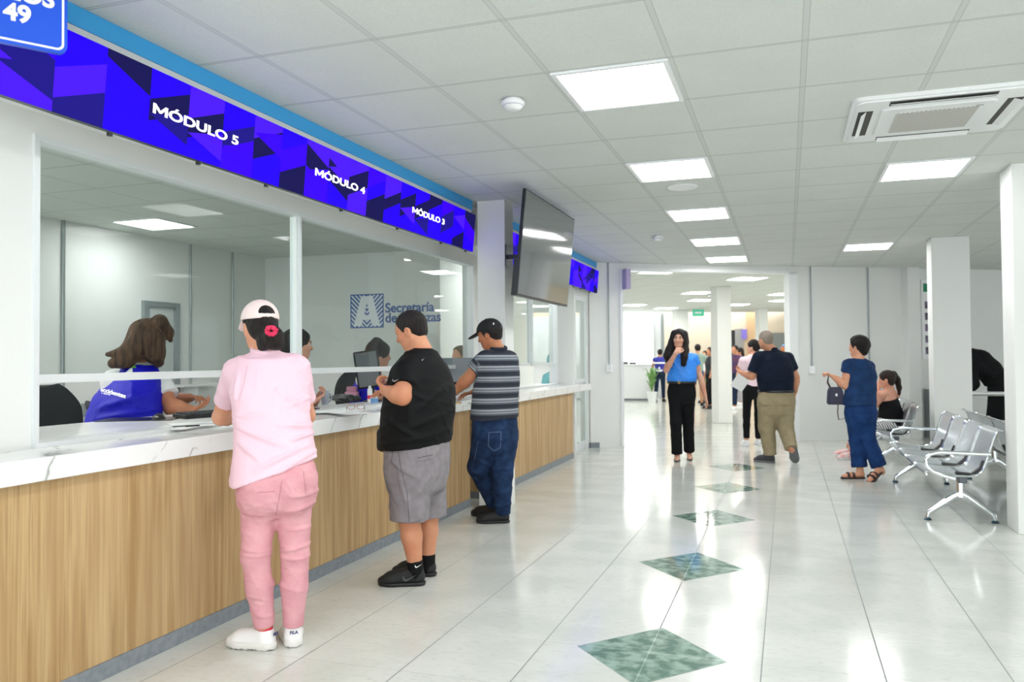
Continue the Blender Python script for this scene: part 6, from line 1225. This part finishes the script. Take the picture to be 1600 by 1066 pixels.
# 7 clerk behind the monitor
S = dict(label='clerk in black almost hidden behind the grey monitor at the window frame', d=9.7, yaw=2.6, hh=29, h=.011, skin='c99880', lo=.2, loc=(-3.75, 8.9, .2), head=(718, 556, 0), neck=(717, 579, 0), sh=[(700, 592, 0), (733, 592, 0)], el=[(696, 612, -.1), (737, 612, -.1)], wr=[(705, 618, -.25), (730, 618, -.25)],
    torso=[(716, 650, 0, 27, 20), (716, 610, 0, 27, 19), (716, 590, 0, 24, 16)], pelvis=[(716, 665, 0, 27, 22), (716, 640, 0, 27, 20)], arm=(7, 6, 4), leg=(12, 9, 8, 5), hip=[(707, 655, 0), (725, 655, 0)], kn=[(705, 652, -.4), (727, 652, -.4)], an=[(705, 700, -.3), (727, 700, -.3)], hair=dict(kind='short', m=M_HDARK, g=.014),
    clothes=[dict(name='trousers', type='legs', m=C_BT, r=(15, 11, 10, 8), end=1.9, fold=.004), dict(name='shirt', type='top', m=C_BLK, sleeve=[(.8, 9, 9), (.8, 9, 9)], fold=.006)])
human(S)
S2 = dict(S); S2.update(label='person in a light aqua top and cap behind the second service window', d=13.5, lo=-.01, loc=(-3.7, 13.0, 0), yaw=1.0, hh=25, head=(866, 566, 0), neck=(866, 580, 0), sh=[(854, 590, 0), (880, 590, 0)], el=[(850, 606, -.05), (884, 606, -.05)], wr=[(856, 610, -.15), (880, 610, -.15)], hpitch=-.5,
    torso=[(866, 635, 0, 19, 13), (866, 605, 0, 19, 13), (866, 588, 0, 17, 11)], pelvis=[(866, 645, 0, 19, 14), (866, 628, 0, 19, 14)], arm=(5, 4, 3), leg=(9, 6, 5, 4), hip=[(860, 638, 0), (872, 638, 0)], kn=[(858, 650, -.1), (874, 650, -.1)], an=[(858, 684, .0), (874, 684, .0)], toe=[(858, 690, -.2), (874, 690, -.2)], shoes=dict(kind='sneaker', m=M_SHB, ms=M_SOLB), hair=dict(kind='short', m=mat('aqua_cotton_cap', '7fd0dc', .7, bump=(100, .1)), g=.025, front=.075),
    clothes=[dict(name='trousers', type='legs', m=C_BT, r=(10, 8, 7, 6), end=1.9, fold=.004), dict(name='shirt', type='top', m=cloth('aqua_cotton', '8fd6e0'), sleeve=[(.8, 6, 6), (.8, 6, 6)], fold=.006)])
human(S2)
boxo('floor', (OX, -3, .0), (-3.96, LY, .20), M_FLOOR, kind='structure')
for o in bpy.data.objects:
    if o.name.startswith('office_chair') and o.parent is None: o.location.z = .20
# ---- people in the far hall
C_NAV2 = cloth('navy_trousers', '1d2a42'); C_SAGE = cloth('sage_cotton', '8fa59a'); C_MAR = cloth('maroon_check', '6b3a4a', var=(30, '3a3f6a', 1)); C_LAV = cloth('lavender_cotton', 'b9b0d0')
r_ = stand('attendant in a blue vest with white stripes, back turned, by the far reception desk', 1031, 25.1, 1.62, .15, 'b98a6c', M_HDARK, mat('far_blue_vest', '2a2f9c', .6, bump=(80, .1)), C_NAV2, M_SHB, stride=(-.18, .05), sleeve=(.12, .12), mate='vest', w=1.02)
root, P, pj, HF, hs, JJ, feet, loc, hc = r_
q = MB(); c = JJ['neck']; q.box(V(c+npv((-.19, -.135, -.20))), V(c+npv((.19, -.120, -.15)))); child(q, 'reflective_band', MW, root, loc, False)
q = MB(); c = JJ['neck']; q.box(V(c+npv((-.09, -.135, -.44))), V(c+npv((.09, -.122, -.38)))); q.prism([(-.04, 0), (.04, 0), (0, .08)], .122, .135, (V(c+npv((0, 0, -.36))), V((1, 0, 0)), V((0, 0, 1)), V((0, -1, 0)))); child(q, 'printed_logo', MW, root, loc, False)
stand('person in a sage top and short grey-blue bottoms behind the woman in bright blue', 1090, 22.6, 1.72, .3, 'c99a7c', M_HDARK, C_SAGE, cloth('slate_cotton', '4a5674'), M_SHB, stride=(.0, .18), legend=.75, mleg='shorts', w=1.0)
stand('person in dark clothes left of the central hall pillar, partly hidden by it', 1110, 21.5, 1.62, 2.2, 'c08a6c', M_HDARK, cloth('charcoal_cotton', '33383c'), C_BT, M_SHB)
stand('small person with brown hair and a white top behind the sage-topped one', 1102, 24.3, 1.55, 2.6, 'd09a7a', M_HBR2, C_WHT, C_KHK, M_SHB)
stand('woman with long brown hair in a blue vest, right of the central hall pillar', 1157, 22.8, 1.62, 1.9, 'c99272', M_HBR2, MATS['far_blue_vest'], cloth('pale_grey_cotton', 'a9a6ac'), M_WHITE, w=.9, hair=dict(kind='long', m=M_HBR2, g=.014, chains=[[(0, -.05, 0, .07), (0, -.07, -.1, .06), (0, -.06, -.18, .04)]]), mate='vest')
stand('person in a maroon checked top and dark trousers against the central hall pillar', 1149, 21.0, 1.66, 2.6, 'c99272', M_HDARK, C_MAR, C_NAV2, M_WHITE, stride=(.1, 0), w=.95)
stand('person with an orange-brown head under a blue cap behind the man in khaki', 1226, 20.5, 1.66, 2.4, 'c07a4c', mat('blue_cap_cloth', '4f86b4', .7, bump=(60, .1)), C_WHT, C_BT, M_SHB)
stand('person with dark hair and a pale top beside the right jamb of the opening', 1236, 19.5, 1.58, .8, 'd8a48c', M_HBR2, C_PK2, C_BT, M_SHB)

wend()
